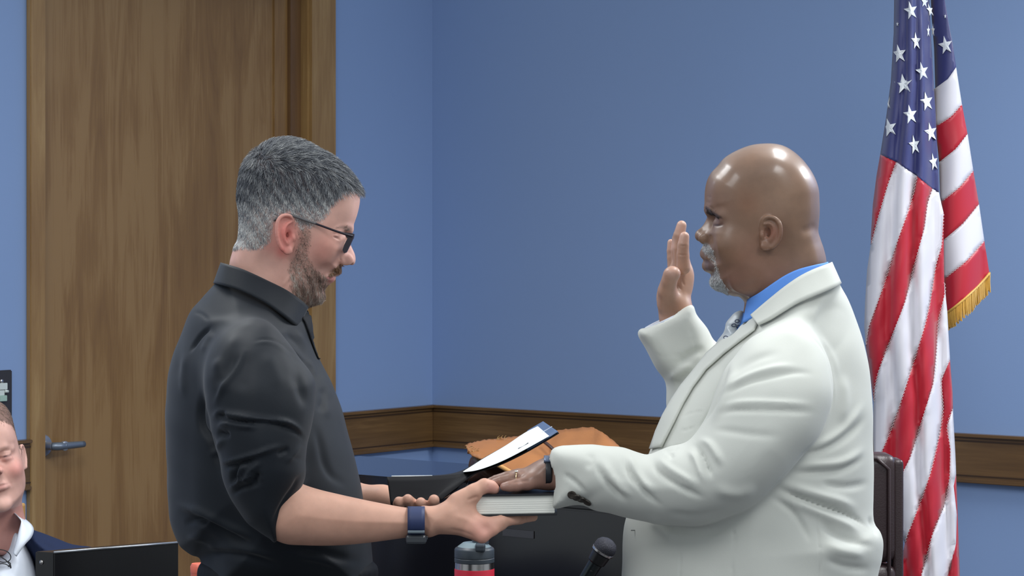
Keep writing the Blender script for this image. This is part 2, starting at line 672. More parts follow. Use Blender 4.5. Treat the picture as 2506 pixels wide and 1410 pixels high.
def mat_skin(name, rough, spec, sss, bump=(900, .12), coat=0.0):
    m = bpy.data.materials.new(name); m.use_nodes = True
    nt = m.node_tree; b = nt.nodes['Principled BSDF']
    a = nt.nodes.new('ShaderNodeAttribute'); a.attribute_name = 'Col'
    geo = nt.nodes.new('ShaderNodeNewGeometry')
    n = nt.nodes.new('ShaderNodeTexNoise'); n.inputs['Scale'].default_value = 45; n.inputs['Detail'].default_value = 6
    nt.links.new(geo.outputs['Position'], n.inputs['Vector'])
    mr = nt.nodes.new('ShaderNodeMapRange'); mr.inputs['From Min'].default_value = .3; mr.inputs['From Max'].default_value = .7
    mr.inputs['To Min'].default_value = .93; mr.inputs['To Max'].default_value = 1.07
    nt.links.new(n.outputs['Fac'], mr.inputs['Value'])
    mx = nt.nodes.new('ShaderNodeMix'); mx.data_type = 'RGBA'; mx.blend_type = 'MULTIPLY'; mx.inputs['Factor'].default_value = 1
    nt.links.new(a.outputs['Color'], mx.inputs['A']); nt.links.new(mr.outputs['Result'], mx.inputs['B'])
    nt.links.new(mx.outputs['Result'], b.inputs['Base Color'])
    b.inputs['Roughness'].default_value = rough
    b.inputs['Specular IOR Level'].default_value = spec
    cm = nt.nodes.new('ShaderNodeMath'); cm.operation = 'MULTIPLY'; cm.inputs[1].default_value = coat
    nt.links.new(a.outputs['Alpha'], cm.inputs[0]); nt.links.new(cm.outputs[0], b.inputs['Coat Weight'])
    b.inputs['Coat Roughness'].default_value = .2
    b.inputs['Subsurface Weight'].default_value = sss
    b.inputs['Subsurface Radius'].default_value = (1.0, 0.35, 0.2)
    b.inputs['Subsurface Scale'].default_value = 0.005
    n2 = nt.nodes.new('ShaderNodeTexNoise'); n2.inputs['Scale'].default_value = bump[0]; n2.inputs['Detail'].default_value = 3
    nt.links.new(geo.outputs['Position'], n2.inputs['Vector'])
    bp = nt.nodes.new('ShaderNodeBump'); bp.inputs['Strength'].default_value = bump[1]; bp.inputs['Distance'].default_value = .001
    nt.links.new(n2.outputs['Fac'], bp.inputs['Height']); nt.links.new(bp.outputs['Normal'], b.inputs['Normal'])
    return m


def mat_wood(name, c1, c2, c3, axis='Z', scale=1.0, rough=.38, boards=None, coat=.15, uax=None):
    """stained wood; grain runs along axis. uax: horizontal unit vector across the grain"""
    m = bpy.data.materials.new(name); m.use_nodes = True
    nt = m.node_tree; b = nt.nodes['Principled BSDF']
    geo = nt.nodes.new('ShaderNodeNewGeometry')
    mp = nt.nodes.new('ShaderNodeMapping')
    nt.links.new(geo.outputs['Position'], mp.inputs['Vector'])
    s = (9, 9, 0.9) if axis == 'Z' else (0.9, 0.9, 14)
    mp.inputs['Scale'].default_value = tuple(x * scale for x in s)
    n = nt.nodes.new('ShaderNodeTexNoise'); n.inputs['Scale'].default_value = 1.3; n.inputs['Detail'].default_value = 7; n.inputs['Roughness'].default_value = .62; n.inputs['Distortion'].default_value = 1.2
    nt.links.new(mp.outputs['Vector'], n.inputs['Vector'])
    mp2 = nt.nodes.new('ShaderNodeMapping'); nt.links.new(geo.outputs['Position'], mp2.inputs['Vector'])
    s2 = (160, 160, 5) if axis == 'Z' else (5, 5, 160)
    mp2.inputs['Scale'].default_value = s2
    n2 = nt.nodes.new('ShaderNodeTexNoise'); n2.inputs['Scale'].default_value = 1.0; n2.inputs['Detail'].default_value = 3
    nt.links.new(mp2.outputs['Vector'], n2.inputs['Vector'])
    n3 = nt.nodes.new('ShaderNodeTexNoise'); n3.inputs['Scale'].default_value = 2.6; n3.inputs['Detail'].default_value = 2
    nt.links.new(geo.outputs['Position'], n3.inputs['Vector'])
    ad = nt.nodes.new('ShaderNodeMath'); ad.operation = 'MULTIPLY_ADD'; ad.inputs[1].default_value = .28
    nt.links.new(n2.outputs['Fac'], ad.inputs[0]); nt.links.new(n.outputs['Fac'], ad.inputs[2])
    ad2 = nt.nodes.new('ShaderNodeMath'); ad2.operation = 'MULTIPLY_ADD'; ad2.inputs[1].default_value = .35
    nt.links.new(n3.outputs['Fac'], ad2.inputs[0]); nt.links.new(ad.outputs[0], ad2.inputs[2])
    src = ad2.outputs[0]
    if boards:
        dt = nt.nodes.new('ShaderNodeVectorMath'); dt.operation = 'DOT_PRODUCT'; dt.inputs[1].default_value = (*uax, 0)
        nt.links.new(geo.outputs['Position'], dt.inputs[0])
        dv = nt.nodes.new('ShaderNodeMath'); dv.operation = 'MULTIPLY'; dv.inputs[1].default_value = 1 / boards
        nt.links.new(dt.outputs['Value'], dv.inputs[0])
        wn = nt.nodes.new('ShaderNodeTexWhiteNoise'); wn.noise_dimensions = '1D'
        fl = nt.nodes.new('ShaderNodeMath'); fl.operation = 'FLOOR'; nt.links.new(dv.outputs[0], fl.inputs[0])
        nt.links.new(fl.outputs[0], wn.inputs['W'])
        ad3 = nt.nodes.new('ShaderNodeMath'); ad3.operation = 'MULTIPLY_ADD'; ad3.inputs[1].default_value = .16
        nt.links.new(wn.outputs['Value'], ad3.inputs[0]); nt.links.new(src, ad3.inputs[2])
        src = ad3.outputs[0]
    cr = nt.nodes.new('ShaderNodeValToRGB')
    e = cr.color_ramp.elements
    off = .08 if boards else 0
    e[0].position = .55 + off; e[0].color = c1
    e[1].position = 1.0 + off * .5; e[1].color = c3
    x = cr.color_ramp.elements.new(.80 + off); x.color = c2
    nt.links.new(src, cr.inputs['Fac'])
    nt.links.new(cr.outputs['Color'], b.inputs['Base Color'])
    b.inputs['Roughness'].default_value = rough
    b.inputs['Coat Weight'].default_value = coat
    b.inputs['Coat Roughness'].default_value = .3
    return m
# ------------------------------------------------------------------ the room
DL = Vector((-0.6087, -0.7935, 0))      # along the left wall, from the corner towards the camera
DR = Vector((0.7935, -0.6087, 0))       # along the right wall
CORNER = Vector(((1058 - CX) / F * 8.5, 8.5, 0))
NL = Vector((0.7935, -0.6087, 0))       # left wall's normal into the room
NR = Vector((-0.6087, -0.7935, 0))


def tl(px):
    m = (px - CX) / F
    return (CORNER.x - 8.5 * m) / (0.6087 - 0.7935 * m)


def tr(px):
    m = (px - CX) / F
    return (8.5 * m - CORNER.x) / (0.7935 + 0.6087 * m)


def zat(py, Y):
    return CAMZ - (py - CY) / F * Y


def wall_mat(name, col):
    return mat_basic(name, col, rough=.42, spec=.35, bump=('noise', 260, .12, .001), noise=(1.2, .015))


M_wall = wall_mat('blue_wall_paint', srgb(138, 164, 208))
M_floor = mat_basic('carpet_grey', srgb(88, 88, 92), rough=.95, bump=('noise', 400, .5, .003), noise=(60, .2))
woodA = (srgb(122, 88, 50), srgb(141, 106, 62), srgb(154, 120, 76))
M_door = mat_wood('door_veneer', *woodA, axis='Z', boards=.165, uax=(DL.x, DL.y), rough=.34)
M_casing = mat_wood('casing_wood', srgb(134, 100, 58), srgb(154, 120, 74), srgb(172, 140, 92), axis='Z', rough=.34)
M_rail = mat_wood('rail_wood', srgb(88, 64, 38), srgb(108, 80, 48), srgb(132, 100, 62), axis='X', rough=.36)
M_jamb = mat_wood('jamb_wood', srgb(96, 68, 40), srgb(112, 80, 48), srgb(126, 92, 56), axis='Z', rough=.4)
M_raildark = mat_basic('rail_edge_wood', srgb(64, 45, 28), rough=.4)


def along(D, N, t0, t1, n0, n1, z0, z1, name, mat, kind='structure', bevel=.002, parent=None):
    """box on a wall: t along the wall from the corner, n out of it"""
    bm = bmesh.new()
    vs = []
    for z in (z0, z1):
        for t, n in ((t0, n0), (t1, n0), (t1, n1), (t0, n1)):
            p = CORNER + D * t + N * n
            vs.append(bm.verts.new((p.x, p.y, z)))
    for f in ((0, 1, 2, 3), (4, 5, 6, 7), (0, 1, 5, 4), (1, 2, 6, 5), (2, 3, 7, 6), (3, 0, 4, 7)):
        bm.faces.new([vs[i] for i in f])
    bmesh.ops.recalc_face_normals(bm, faces=bm.faces)
    if bevel:
        bmesh.ops.bevel(bm, geom=list(bm.edges), offset=bevel, segments=2, affect='EDGES')
    o = bm_obj(name, bm, mat, parent)
    if kind: o['kind'] = kind
    return o


HW = 2.95
tD0, tD1 = tl(752), tl(101)     # door opening along the left wall
ZD = 2.46
# left wall with the door opening
bm = bmesh.new()
for (a, b, z0, z1) in ((0, tD0, 0, HW), (tD1, 5.0, 0, HW), (tD0, tD1, ZD, HW)):
    vs = []
    for z in (z0, z1):
        for t, n in ((a, 0), (b, 0), (b, -.14), (a, -.14)):
            p = CORNER + DL * t + NL * n
            vs.append(bm.verts.new((p.x, p.y, z)))
    for f in ((0, 1, 2, 3), (4, 5, 6, 7), (0, 1, 5, 4), (1, 2, 6, 5), (2, 3, 7, 6), (3, 0, 4, 7)):
        bm.faces.new([vs[i] for i in f])
bmesh.ops.recalc_face_normals(bm, faces=bm.faces)
o = bm_obj('wall_left', bm, M_wall); o['kind'] = 'structure'
along(DR, NR, 0, 5.5, -.14, 0, 0, HW, 'wall_right', M_wall, bevel=0)
bm = bmesh.new()
bm_box(bm, (0, 3.6, -.05), (11, 13, .1))
o = bm_obj('floor', bm, M_floor); o['kind'] = 'structure'

# chair rail: board with a thin cap on top and bottom, mitred in the corner
ZR1, ZR0 = zat(990, 8.5), zat(1091.5, 8.5)
def rail(name, D, N, a, b):
    r = along(D, N, a, b, 0, .022, ZR0 + .008, ZR1 - .008, name, M_rail)
    along(D, N, a, b, 0, .034, ZR1 - .010, ZR1, 'rail_cap', M_rail, kind=None, parent=r)
    along(D, N, a, b, 0, .030, ZR0, ZR0 + .012, 'rail_cap', M_rail, kind=None, parent=r)
    along(D, N, a, b, .0215, .0235, ZR1 - .024, ZR1 - .019, 'rail_bead', M_raildark, kind=None, parent=r, bevel=0)
    along(D, N, a, b, .0215, .0235, ZR0 + .020, ZR0 + .024, 'rail_bead', M_raildark, kind=None, parent=r, bevel=0)
rail('trim_1', DL, NL, 0.022, tl(812))
rail('trim_2', DR, NR, 0.0, 5.4)
rail('trim_3', DL, NL, tl(62), 4.9)
# baseboards
along(DL, NL, 0, tl(812), 0, .015, 0, .1, 'baseboard_left', M_rail)
along(DR, NR, 0, 5.4, 0, .015, 0, .1, 'baseboard_right', M_rail)

# door with its jamb and casings
along(DL, NL, tl(812), tl(752), 0, .02, 0, ZD + .08, 'trim_4', M_casing)
along(DL, NL, tl(754), tl(748), -.14, .008, 0, ZD, 'trim_5', M_casing)
along(DL, NL, tl(750), tl(722), -.14, -.022, 0, ZD, 'trim_9', M_jamb)
along(DL, NL, tl(724), tl(690), -.14, -.035, 0, ZD, 'trim_6', M_door)
along(DL, NL, tl(101), tl(64), 0, .02, 0, ZD + .08, 'trim_7', M_casing)
along(DL, NL, tl(812), tl(64), 0, .02, ZD, ZD + .09, 'trim_8', M_casing)
door = along(DL, NL, tl(716), tl(102.5), -.085, -.041, 0.01, ZD - .004, 'door_1', M_door)
M_steel = mat_basic('satin_steel', srgb(168, 172, 182), rough=.3, metal=.6)
M_steeld = mat_basic('satin_steel_grey', srgb(128, 138, 152), rough=.38, metal=.6)
Yh = 8.5 - .7935 * tl(125)
hc = CORNER + DL * tl(126) + NL * -.041; zh = zat(1091, hc.y)
Mh = Matrix.Translation((hc.x, hc.y, zh)) @ NL.to_track_quat('Z', 'Y').to_matrix().to_4x4()
h = lathe('handle_rose', [(.033, -.001), (.034, .004), (.030, .010), (.016, .014), (.012, .018), (.011, .048)], M_steel, Mh, door)
lv0 = hc + NL * .050 + Vector((0, 0, zh))
tube('door_handle', [lv0 + NL * -.006, lv0 + NL * .006 - DL * .012, lv0 + NL * .008 - DL * .04, lv0 + NL * .006 - DL * .115],
     [.012, .0125, .0115, .0095], M_steeld, door, n=16)
lathe('handle_collar', [(.0125, -.002), (.0145, .0), (.0145, .009), (.011, .011)], M_steel,
      Matrix.Translation(lv0 + NL * .004 - DL * .035) @ NL.to_track_quat('Z', 'Y').to_matrix().to_4x4(), door)
lathe('key_cylinder', [(.006, 0), (.0062, .004), (.004, .0055)], M_steeld,
      Matrix.Translation(lv0 + NL * .014 - DL * .035) @ NL.to_track_quat('Z', 'Y').to_matrix().to_4x4(), door)
# ------------------------------------------------------------------ the man in the black shirt
Y1 = 3.95


def ear_shape(fd, pts_out, front_x, back_x, dyf, dyb, cy, concha, tragus, lobe, anti):
    """outer ear: thin plate, rolled rim, inner fold, hollow, tragus, lobe"""
    def dep(x):
        t = (x - front_x) / (back_x - front_x)
        return dyf + (dyb - dyf) * t
    fd.prof(pts_out, .006, .0032, C=[(front_x, cy, dyf), (back_x, cy, dyb), (front_x, cy - 30, dyf), (back_x, cy - 30, dyb), (front_x, cy + 30, dyf), (back_x, cy + 30, dyb)], k=.006, kc=.003, step=1.0)
    return dep


left_head_poly = [(561, 700), (561, 648), (572, 606), (581, 585), (584, 560), (584, 530), (582, 495), (584, 465), (590, 436), (600, 408),
    (614, 386), (632, 369), (656, 356), (683, 350), (711, 350), (738, 356), (765, 368), (792, 383), (819, 402), (843, 423), (864, 444), (875.5, 460),
    (880, 475), (881, 492), (878, 511), (872.5, 531), (866, 549), (861.5, 562), (856.5, 573), (854, 583), (857, 596), (863, 610), (868.3, 622),
    (870.3, 635), (868.5, 644), (864.5, 648.6), (857, 648.5), (850, 646), (842, 644.5), (836, 648), (834.5, 656), (831.5, 663.5), (825, 667.5), (817.5, 669),
    (811, 673.5), (815.5, 677.5), (816.5, 683), (813.5, 690), (806, 696), (799, 702), (794.5, 710), (794.5, 724), (790, 735), (780, 741), (768, 745), (752, 751),
    (735, 772), (728, 800), (724, 840), (600, 860), (560, 800), (552, 740)]
HL = Field(Y1, fold=True)
HL.prof(left_head_poly,
    R=[(580, 540, .075), (600, 400, .085), (700, 345, .085), (800, 380, .08), (875, 450, .07), (881, 492, .075), (864, 555, .06), (856, 577, .018), (858, 600, .0085), (869, 635, .0105),
       (862, 650, .011), (848, 640, .0125), (845, 618, .014), (838, 650, .022), (832, 664, .026), (815, 683, .024), (800, 700, .022), (793, 722, .024), (768, 748, .032), (735, 790, .06), (565, 650, .062), (560, 760, .065),
       (838, 596, .05), (825, 625, .05), (845, 530, .075), (820, 650, .04), (800, 600, .085), (700, 500, .1), (740, 700, .07), (640, 650, .08)],
    W=[(600, 480, .066), (690, 430, .071), (640, 540, .070), (700, 520, .076), (780, 470, .068), (840, 520, .060), (840, 560, .056), (800, 590, .0635), (760, 600, .067), (700, 600, .070),
       (790, 640, .056), (740, 660, .059), (740, 700, .056), (770, 690, .047), (780, 720, .036), (700, 690, .058), (640, 640, .056), (640, 740, .060), (720, 760, .056), (830, 600, .050), (870, 480, .058)],
    k=.002, kc=.022)
# brow ridge, eye socket, eyeball under the lids, cheek, nostril wing, lips
HL.chain([(852, 563, -.012, .008), (838, 560, -.032, .009), (818, 566, -.046, .008)], k=.010)
HL.ell((846, 583, -.030), (.012, .014, .010), k=.010, op='sub')
HL.ell((826, 583, -.031), (.0135, .0135, .0125), k=.006)
HL.chain([(835, 583, -.026, .006), (826, 586, -.0415, .0045), (815, 581, -.048, .004)], k=.005)
HL.ell((796, 612, -.048), (.020, .014, .020), k=.02)
HL.ell((847, 636, -.0135), (.0125, .0055, .0095), k=.0045)
HL.chain([(838, 641, -.016, .0045), (834, 634, -.018, .004), (840, 625, -.016, .003)], k=.004)
HL.ell((853, 647.5, -.0075), (.006, .003, .003), k=.003, op='sub')
HL.chain([(812, 680, -.004, .0065), (806, 680, -.018, .005), (799, 679, -.026, .002)], k=.005)
HL.chain([(824, 665, -.003, .006), (812, 668, -.016, .005), (800, 676, -.026, .002)], k=.005)
# ear
ear_shape(HL, [(719, 540), (712, 527), (699, 523.5), (684, 529), (675.5, 545), (674.5, 570), (679, 595), (688, 613), (700, 622), (712, 619), (719, 606), (722, 590), (722, 560)], 722, 675, -.0735, -.092, 572, None, None, None, None)
HL.chain([(722, 556, -.0755, .0018), (719, 541, -.0785, .0024), (712, 530, -.083, .0028), (700, 526.5, -.0885, .003), (687, 531, -.093, .003), (679, 545, -.0955, .003), (677.5, 570, -.0955, .003), (682, 595, -.0925, .0028), (690, 610, -.0885, .0028)], k=.003, ks=.001, sm=True)
HL.ell((705, 613, -.081), (.0075, .0035, .0065), k=.004)
HL.chain([(712, 544, -.0825, .0018), (702, 550, -.0865, .0022), (695, 565, -.089, .0025), (695, 583, -.0885, .0025), (703, 597, -.0845, .0025)], k=.003, ks=.001, sm=True)
HL.ell((708, 576, -.0835), (.0058, .006, .0085), k=.003, op='sub')
HL.ell((719.5, 583, -.0775), (.0032, .0035, .0055), k=.003)
# neck-to-shoulder core under the shirt keeps the body in one piece
AL = Field(Y1)
AL.chain([(640, 760, 0, .06), (620, 900, 0, .09), (640, 1150, 0, .09), (650, 1500, 0, .08)], k=.02)
AL.chain([(620, 860, 0, .06), (625, 880, -.15, .035), (640, 1150, -.215, .035), (700, 1255, -.215, .04)], k=.02, ks=.02)
AL.chain([(620, 860, 0, .06), (630, 880, .19, .04), (640, 1160, .21, .042)], k=.02, ks=.02)
# near (right) forearm
AL.prof([(655, 1262), (668, 1222), (700, 1194), (745, 1190), (800, 1203), (880, 1221), (950, 1235), (998, 1243), (1040, 1245.5), (1062, 1250), (1062, 1300), (1040, 1310), (995, 1316), (930, 1325), (860, 1333), (790, 1336), (720, 1333), (686, 1322), (662, 1300)],
    R=[(700, 1260, .036), (850, 1275, .034), (950, 1275, .029), (1050, 1280, .026)], W=[(650, 1260, .045), (760, 1265, .044), (900, 1280, .036), (1000, 1280, .0300), (1050, 1280, .029)],
    C=[(620, 1250, -.225), (750, 1260, -.215), (1050, 1275, -.185)], k=.02, kc=.02)
# hand: back of the hand and web towards the thumb
AL.prof([(1030, 1245), (1056, 1241.5), (1080, 1231), (1106, 1215), (1135, 1201), (1160, 1196), (1172, 1205), (1172, 1222), (1166, 1236), (1168, 1250), (1180, 1262), (1200, 1275), (1200, 1300), (1190, 1318), (1170, 1326), (1145, 1318), (1116, 1310), (1075, 1308), (1040, 1309)],
    R=[(1050, 1280, .026), (1120, 1215, .013), (1100, 1260, .03), (1160, 1200, .012), (1160, 1270, .02), (1180, 1310, .014)],
    W=[(1050, 1280, .028), (1100, 1250, .023), (1150, 1205, .0125), (1140, 1290, .021), (1180, 1290, .017), (1160, 1250, .015)],
    C=[(1040, 1275, -.186), (1100, 1260, -.188), (1165, 1210, -.180), (1180, 1300, -.186)], k=.012, kc=.012)
# thumb over the cover
AL.chain([(1120, 1226, -.186, .0135), (1160, 1204, -.182, .0125), (1186, 1190, -.178, .0118), (1201, 1192, -.176, .0100), (1209, 1197, -.175, .0088)], k=.008, ks=.004)
# four fingers under the book, nearest first
AL.chain([(1150, 1285, -.190, .014), (1192, 1284, -.190, .0115), (1226, 1276, -.182, .0100), (1262, 1270, -.166, .0092)], k=.006, ks=.003)
AL.chain([(1150, 1290, -.180, .014), (1200, 1281, -.172, .0112), (1240, 1273, -.158, .0098), (1275, 1269, -.146, .009)], k=.006, ks=.003)
AL.chain([(1150, 1280, -.165, .014), (1205, 1276, -.150, .0105), (1260, 1270, -.140, .0092), (1305, 1265.5, -.132, .0072)], k=.006, ks=.003)
AL.chain([(1155, 1296, -.196, .0135), (1180, 1312, -.198, .0112), (1206, 1296, -.192, .0095), (1226, 1286, -.180, .0085)], k=.006, ks=.003)
# far (left) forearm and hand under the folder
AL.chain([(640, 1160, .21, .042), (760, 1235, .19, .045), (850, 1232, .12, .038), (935, 1228, .09, .0255)], k=.02, ks=.01)
AL.chain([(935, 1228, .09, .0255), (985, 1240, .07, .024), (1030, 1243, .06, .020)], k=.015, ks=.01)
AL.chain([(985, 1245, .045, .012), (975, 1238, .005, .0105), (976, 1228, -.016, .0085)], k=.006, ks=.003)
AL.chain([(1010, 1248, .045, .012), (1010, 1236, .005, .0105), (998, 1222, -.018, .0085)], k=.006, ks=.003)
AL.chain([(1035, 1248, .045, .012), (1036, 1240, .0, .0105), (1030, 1230, -.018, .0085)], k=.006, ks=.003)
AL.chain([(1050, 1248, .045, .012), (1062, 1238, .005, .0105), (1062, 1224, -.018, .0092)], k=.006, ks=.003)
AL.chain([(1020, 1235, .08, .014), (1060, 1215, .11, .011), (1090, 1205, .115, .009)], k=.008, ks=.003)

f = union_ev([HL, AL], .03)
l1, h1 = HL.bounds(); l2, h2 = AL.bounds()
V, Q = nets(f, np.minimum(l1, l2), np.maximum(h1, h2), .0017)
V = smooth_mesh(V, Q, 2)
N = vnormals(V, Q)
V = strokes(V, N, [
          # nasolabial fold
    ([(816, 673), (808, 676), (800, 682)], 2.5, -.0014, 'g'),    # mouth line
    ([(836, 588), (828, 585), (818, 580), (812, 577)], 2.0, -.0014, 'g'),  # lash line
    ([(832, 573), (822, 572), (812, 574)], 2.5, -.0010, 'g'),
    ([(836, 640), (832, 634), (834, 626)], 2.5, -.0012, 'g'),
    ([(738, 560), (734, 620), (722, 680), (700, 702)], 14, -.0012, 'g'),
    ([(720, 664), (700, 690), (690, 705)], 4, .0012, 'g'),
    ([(1140, 1226), (1162, 1218), (1176, 1216)], 4, -.0016, 'g'),
    ([(1105, 1262), (1140, 1272), (1170, 1286)], 8, .0012, 'g'),
    ([(1090, 1295), (1130, 1302), (1168, 1316)], 5, -.0012, 'g'),
    ([(1196, 1184), (1193, 1190), (1194, 1198)], 2, -.0007, 'g'),
], Y1)
u, v = toimg(V)
skinL = np.array(srgb(212, 166, 152)[:3])
C = np.tile(skinL, (len(V), 1))
def blob(C, px, py, r, col, st, ry=None):
    w = st * np.exp(-(((u - px) / r) ** 2 + ((v - py) / (ry or r)) ** 2))
    return mixc(C, w, srgb(*col))
C = blob(C, 790, 615, 38, (192, 128, 116), .7)
C = blob(C, 800, 585, 25, (200, 140, 125), .5)
C = blob(C, 700, 570, 30, (206, 112, 104), .85, 48)
C = blob(C, 690, 615, 16, (205, 105, 98), .6)
C = blob(C, 660, 600, 20, (196, 128, 120), .5)
C = blob(C, 858, 625, 16, (214, 160, 150), .7)
C = blob(C, 824, 580, 9, (110, 70, 66), .7, 2.5)
C = blob(C, 812, 684, 7, (205, 130, 128), .9)
C = blob(C, 860, 500, 20, (216, 176, 162), .5)
C = blob(C, 690, 700, 30, (186, 132, 118), .4)
C = mixc(C, soft_poly([(640, 730), (560, 760), (560, 700), (620, 640), (700, 700)], u, v, 20) * .3, srgb(190, 145, 128))
hairpoly = [(560, 600), (575, 560), (570, 450), (600, 350), (700, 310), (800, 340), (885, 420), (892, 462), (873, 462), (858, 464), (838, 470), (818, 490), (805, 512), (795, 530), (772, 548), (752, 552), (735, 556), (728, 545), (714, 523), (697, 518), (680, 528), (668, 545), (664, 570), (660, 590), (640, 604), (615, 612), (590, 606), (572, 612)]
hm = soft_poly(hairpoly, u, v, 7)
HB = np.clip((v - 430) / 130, 0, 1)
hc_ = np.array(srgb(66, 68, 76)[:3])[None] * (1 - HB[:, None]) + np.array(srgb(150, 136, 132)[:3])[None] * HB[:, None]
onhead = (v < 780) & (np.abs(V[:, 1] - Y1) < .12) & (u > 540)
w = hm * onhead * .88
C = C * (1 - w[:, None]) + hc_ * w[:, None]
beardpoly = [(733, 556), (752, 556), (760, 580), (752, 620), (764, 650), (785, 668), (800, 676), (806, 664), (822, 655), (833, 650), (838, 656), (830, 668), (815, 668), (803, 690), (812, 697), (800, 704), (797, 722), (792, 738), (770, 750), (750, 752), (722, 720), (712, 690), (708, 655), (722, 620), (732, 590)]
bm_ = soft_poly(beardpoly, u, v, 7) * onhead
C = mixc(C, bm_ * .45, srgb(124, 98, 88))
lipm = soft_poly([(816, 677), (817, 686), (812, 692), (803, 688), (797, 682), (806, 676)], u, v, 3) * onhead
C = mixc(C, lipm * .8, srgb(200, 134, 130))
browm = soft_poly([(822, 560), (838, 552), (858, 554), (862, 562), (850, 563), (836, 560)], u, v, 4) * onhead
C = mixc(C, browm * .6, srgb(96, 74, 66))
# forearm
arm = (v > 1150)
C = mixc(C, arm * .75, srgb(206, 158, 134))
C = blob(C, 1180, 1300, 40, (206, 142, 130), .6)
C = blob(C, 1205, 1195, 18, (214, 150, 140), .6)
M_skinL = mat_skin('skin_light', .5, .4, .12)
personL = mesh_obj('person', V, Q, M_skinL)
color_attr(personL, C)
tag(personL, 'standing grey-haired bearded man in black shirt and glasses holding a book and folder', 'person')
bvhL = bvh_of(personL)

VL, QL, NLm = V, Q, vnormals(V, Q)
# ------------------------------------------------------------------ the man in the pale suit
Y2 = 3.95
right_head_poly = [(2024, 720), (2023, 645), (2017, 612), (2009, 588), (2003, 568), (2004, 548), (2006, 520), (2005.5, 490), (2003, 460), (1992, 430), (1974, 402), (1952, 378.5), (1927, 361), (1902, 352.5),
    (1871, 351), (1836, 355.5), (1800, 369.5), (1772, 387), (1754, 408), (1740, 423), (1731, 440), (1725.5, 462), (1724, 486), (1724.5, 502), (1727, 512.5), (1731.5, 521), (1732, 529), (1729, 536), (1721, 551), (1709, 564), (1705.3, 574),
    (1706.2, 583), (1711, 588.5), (1718, 591.5), (1722, 596), (1719.5, 604), (1717.5, 615), (1721, 624.5), (1728, 630), (1733.5, 634.5), (1728.5, 639), (1725.5, 647), (1726, 657), (1733.5, 665.5), (1740, 673), (1738, 682), (1737, 692), (1742, 701),
    (1752, 708.5), (1768, 714), (1782, 721), (1797, 725.5), (1811, 726), (1829, 737), (1830, 760), (1840, 800), (1900, 860), (2010, 840), (2040, 780)]
HR = Field(Y2, fold=True)
HR.prof(right_head_poly,
    R=[(2005, 520, .078), (1990, 430, .085), (1900, 352, .09), (1800, 370, .085), (1740, 423, .07), (1724, 480, .07), (1730, 510, .055), (1732, 527, .018), (1720, 552, .010), (1706, 575, .013), (1713, 589, .014),
       (1722, 585, .018), (1730, 570, .022), (1719, 603, .026), (1718, 618, .030), (1731, 633, .03), (1726, 650, .028), (1738, 678, .026), (1745, 702, .028), (1775, 716, .045), (1811, 726, .06), (2020, 640, .075), (1835, 780, .07),
       (1750, 560, .055), (1760, 600, .06), (1790, 560, .09), (1760, 660, .06), (1850, 500, .1), (1850, 650, .09), (1930, 650, .085)],
    W=[(1970, 500, .070), (1880, 440, .074), (1930, 540, .074), (1880, 540, .078), (1800, 470, .070), (1750, 520, .062), (1760, 550, .060), (1800, 590, .069), (1850, 600, .073), (1790, 640, .067), (1760, 680, .048),
       (1830, 660, .071), (1810, 700, .062), (1880, 660, .071), (1960, 620, .066), (1940, 720, .072), (1860, 730, .068), (1745, 600, .05), (1735, 490, .058)],
    k=.002, kc=.022)
HR.chain([(1737, 516, -.012, .008), (1750, 516, -.034, .009), (1770, 528, -.049, .008)], k=.012)
HR.ell((1742, 543, -.030), (.013, .014, .010), k=.011, op='sub')
HR.ell((1763, 548, -.032), (.0125, .013, .0115), k=.008)
HR.ell((1790, 600, -.050), (.026, .018, .022), k=.022)
HR.ell((1727, 583, -.0165), (.0125, .0065, .0105), k=.005)
HR.ell((1712, 577, -.004), (.0075, .008, .0085), k=.006)
HR.ell((1722, 591, -.009), (.006, .003, .003), k=.003, op='sub')
HR.chain([(1733, 650, -.004, .0105), (1742, 652, -.019, .008), (1750, 650, -.028, .004)], k=.006)
HR.chain([(1726, 622, -.003, .009), (1736, 629, -.018, .0075), (1750, 645, -.028, .004)], k=.006)
HR.ell((1835, 690, -.052), (.03, .012, .022), k=.02)
ear_shape(HR, [(1864, 545), (1870, 534), (1882, 529), (1897, 530), (1909, 540), (1914, 558), (1912, 582), (1904, 600), (1890, 610), (1876, 612), (1865, 612), (1861, 600), (1860, 570)], 1860, 1914, -.0760, -.093, 572, None, None, None, None)
HR.chain([(1862, 560, -.0775, .0020), (1866, 543, -.0805, .0026), (1874, 534, -.084, .0030), (1886, 531.5, -.089, .0032), (1900, 537, -.0935, .0032), (1909, 552, -.0955, .0032), (1910, 573, -.0955, .0032), (1903, 593, -.0925, .0030), (1891, 606, -.0875, .0030)], k=.003, ks=.001, sm=True)
HR.ell((1874, 603, -.082), (.009, .004, .007), k=.004)
HR.chain([(1872, 549, -.0835, .0020), (1884, 547, -.087, .0024), (1894, 556, -.0895, .0027), (1895, 573, -.0895, .0027), (1886, 589, -.0855, .0027)], k=.003, ks=.001, sm=True)
HR.ell((1877, 569, -.0845), (.0062, .0065, .0095), k=.003, op='sub')
HR.ell((1865, 576, -.0800), (.0036, .0038, .006), k=.003)

AR = Field(Y2)
AR.chain([(1930, 760, 0, .065), (1920, 900, 0, .10), (1880, 1150, 0, .10), (1850, 1500, 0, .09)], k=.02)
AR.chain([(1920, 880, 0, .06), (1940, 930, -.17, .035), (1820, 1140, -.220, .035), (1640, 1190, -.215, .038), (1430, 1165, -.170, .034), (1358, 1158, -.155, .0265)], k=.02, ks=.02)
AR.chain([(1920, 880, 0, .06), (1890, 930, .19, .045), (1720, 1010, .21, .042), (1668, 850, .19, .036), (1656, 760, .185, .0270)], k=.02, ks=.02)
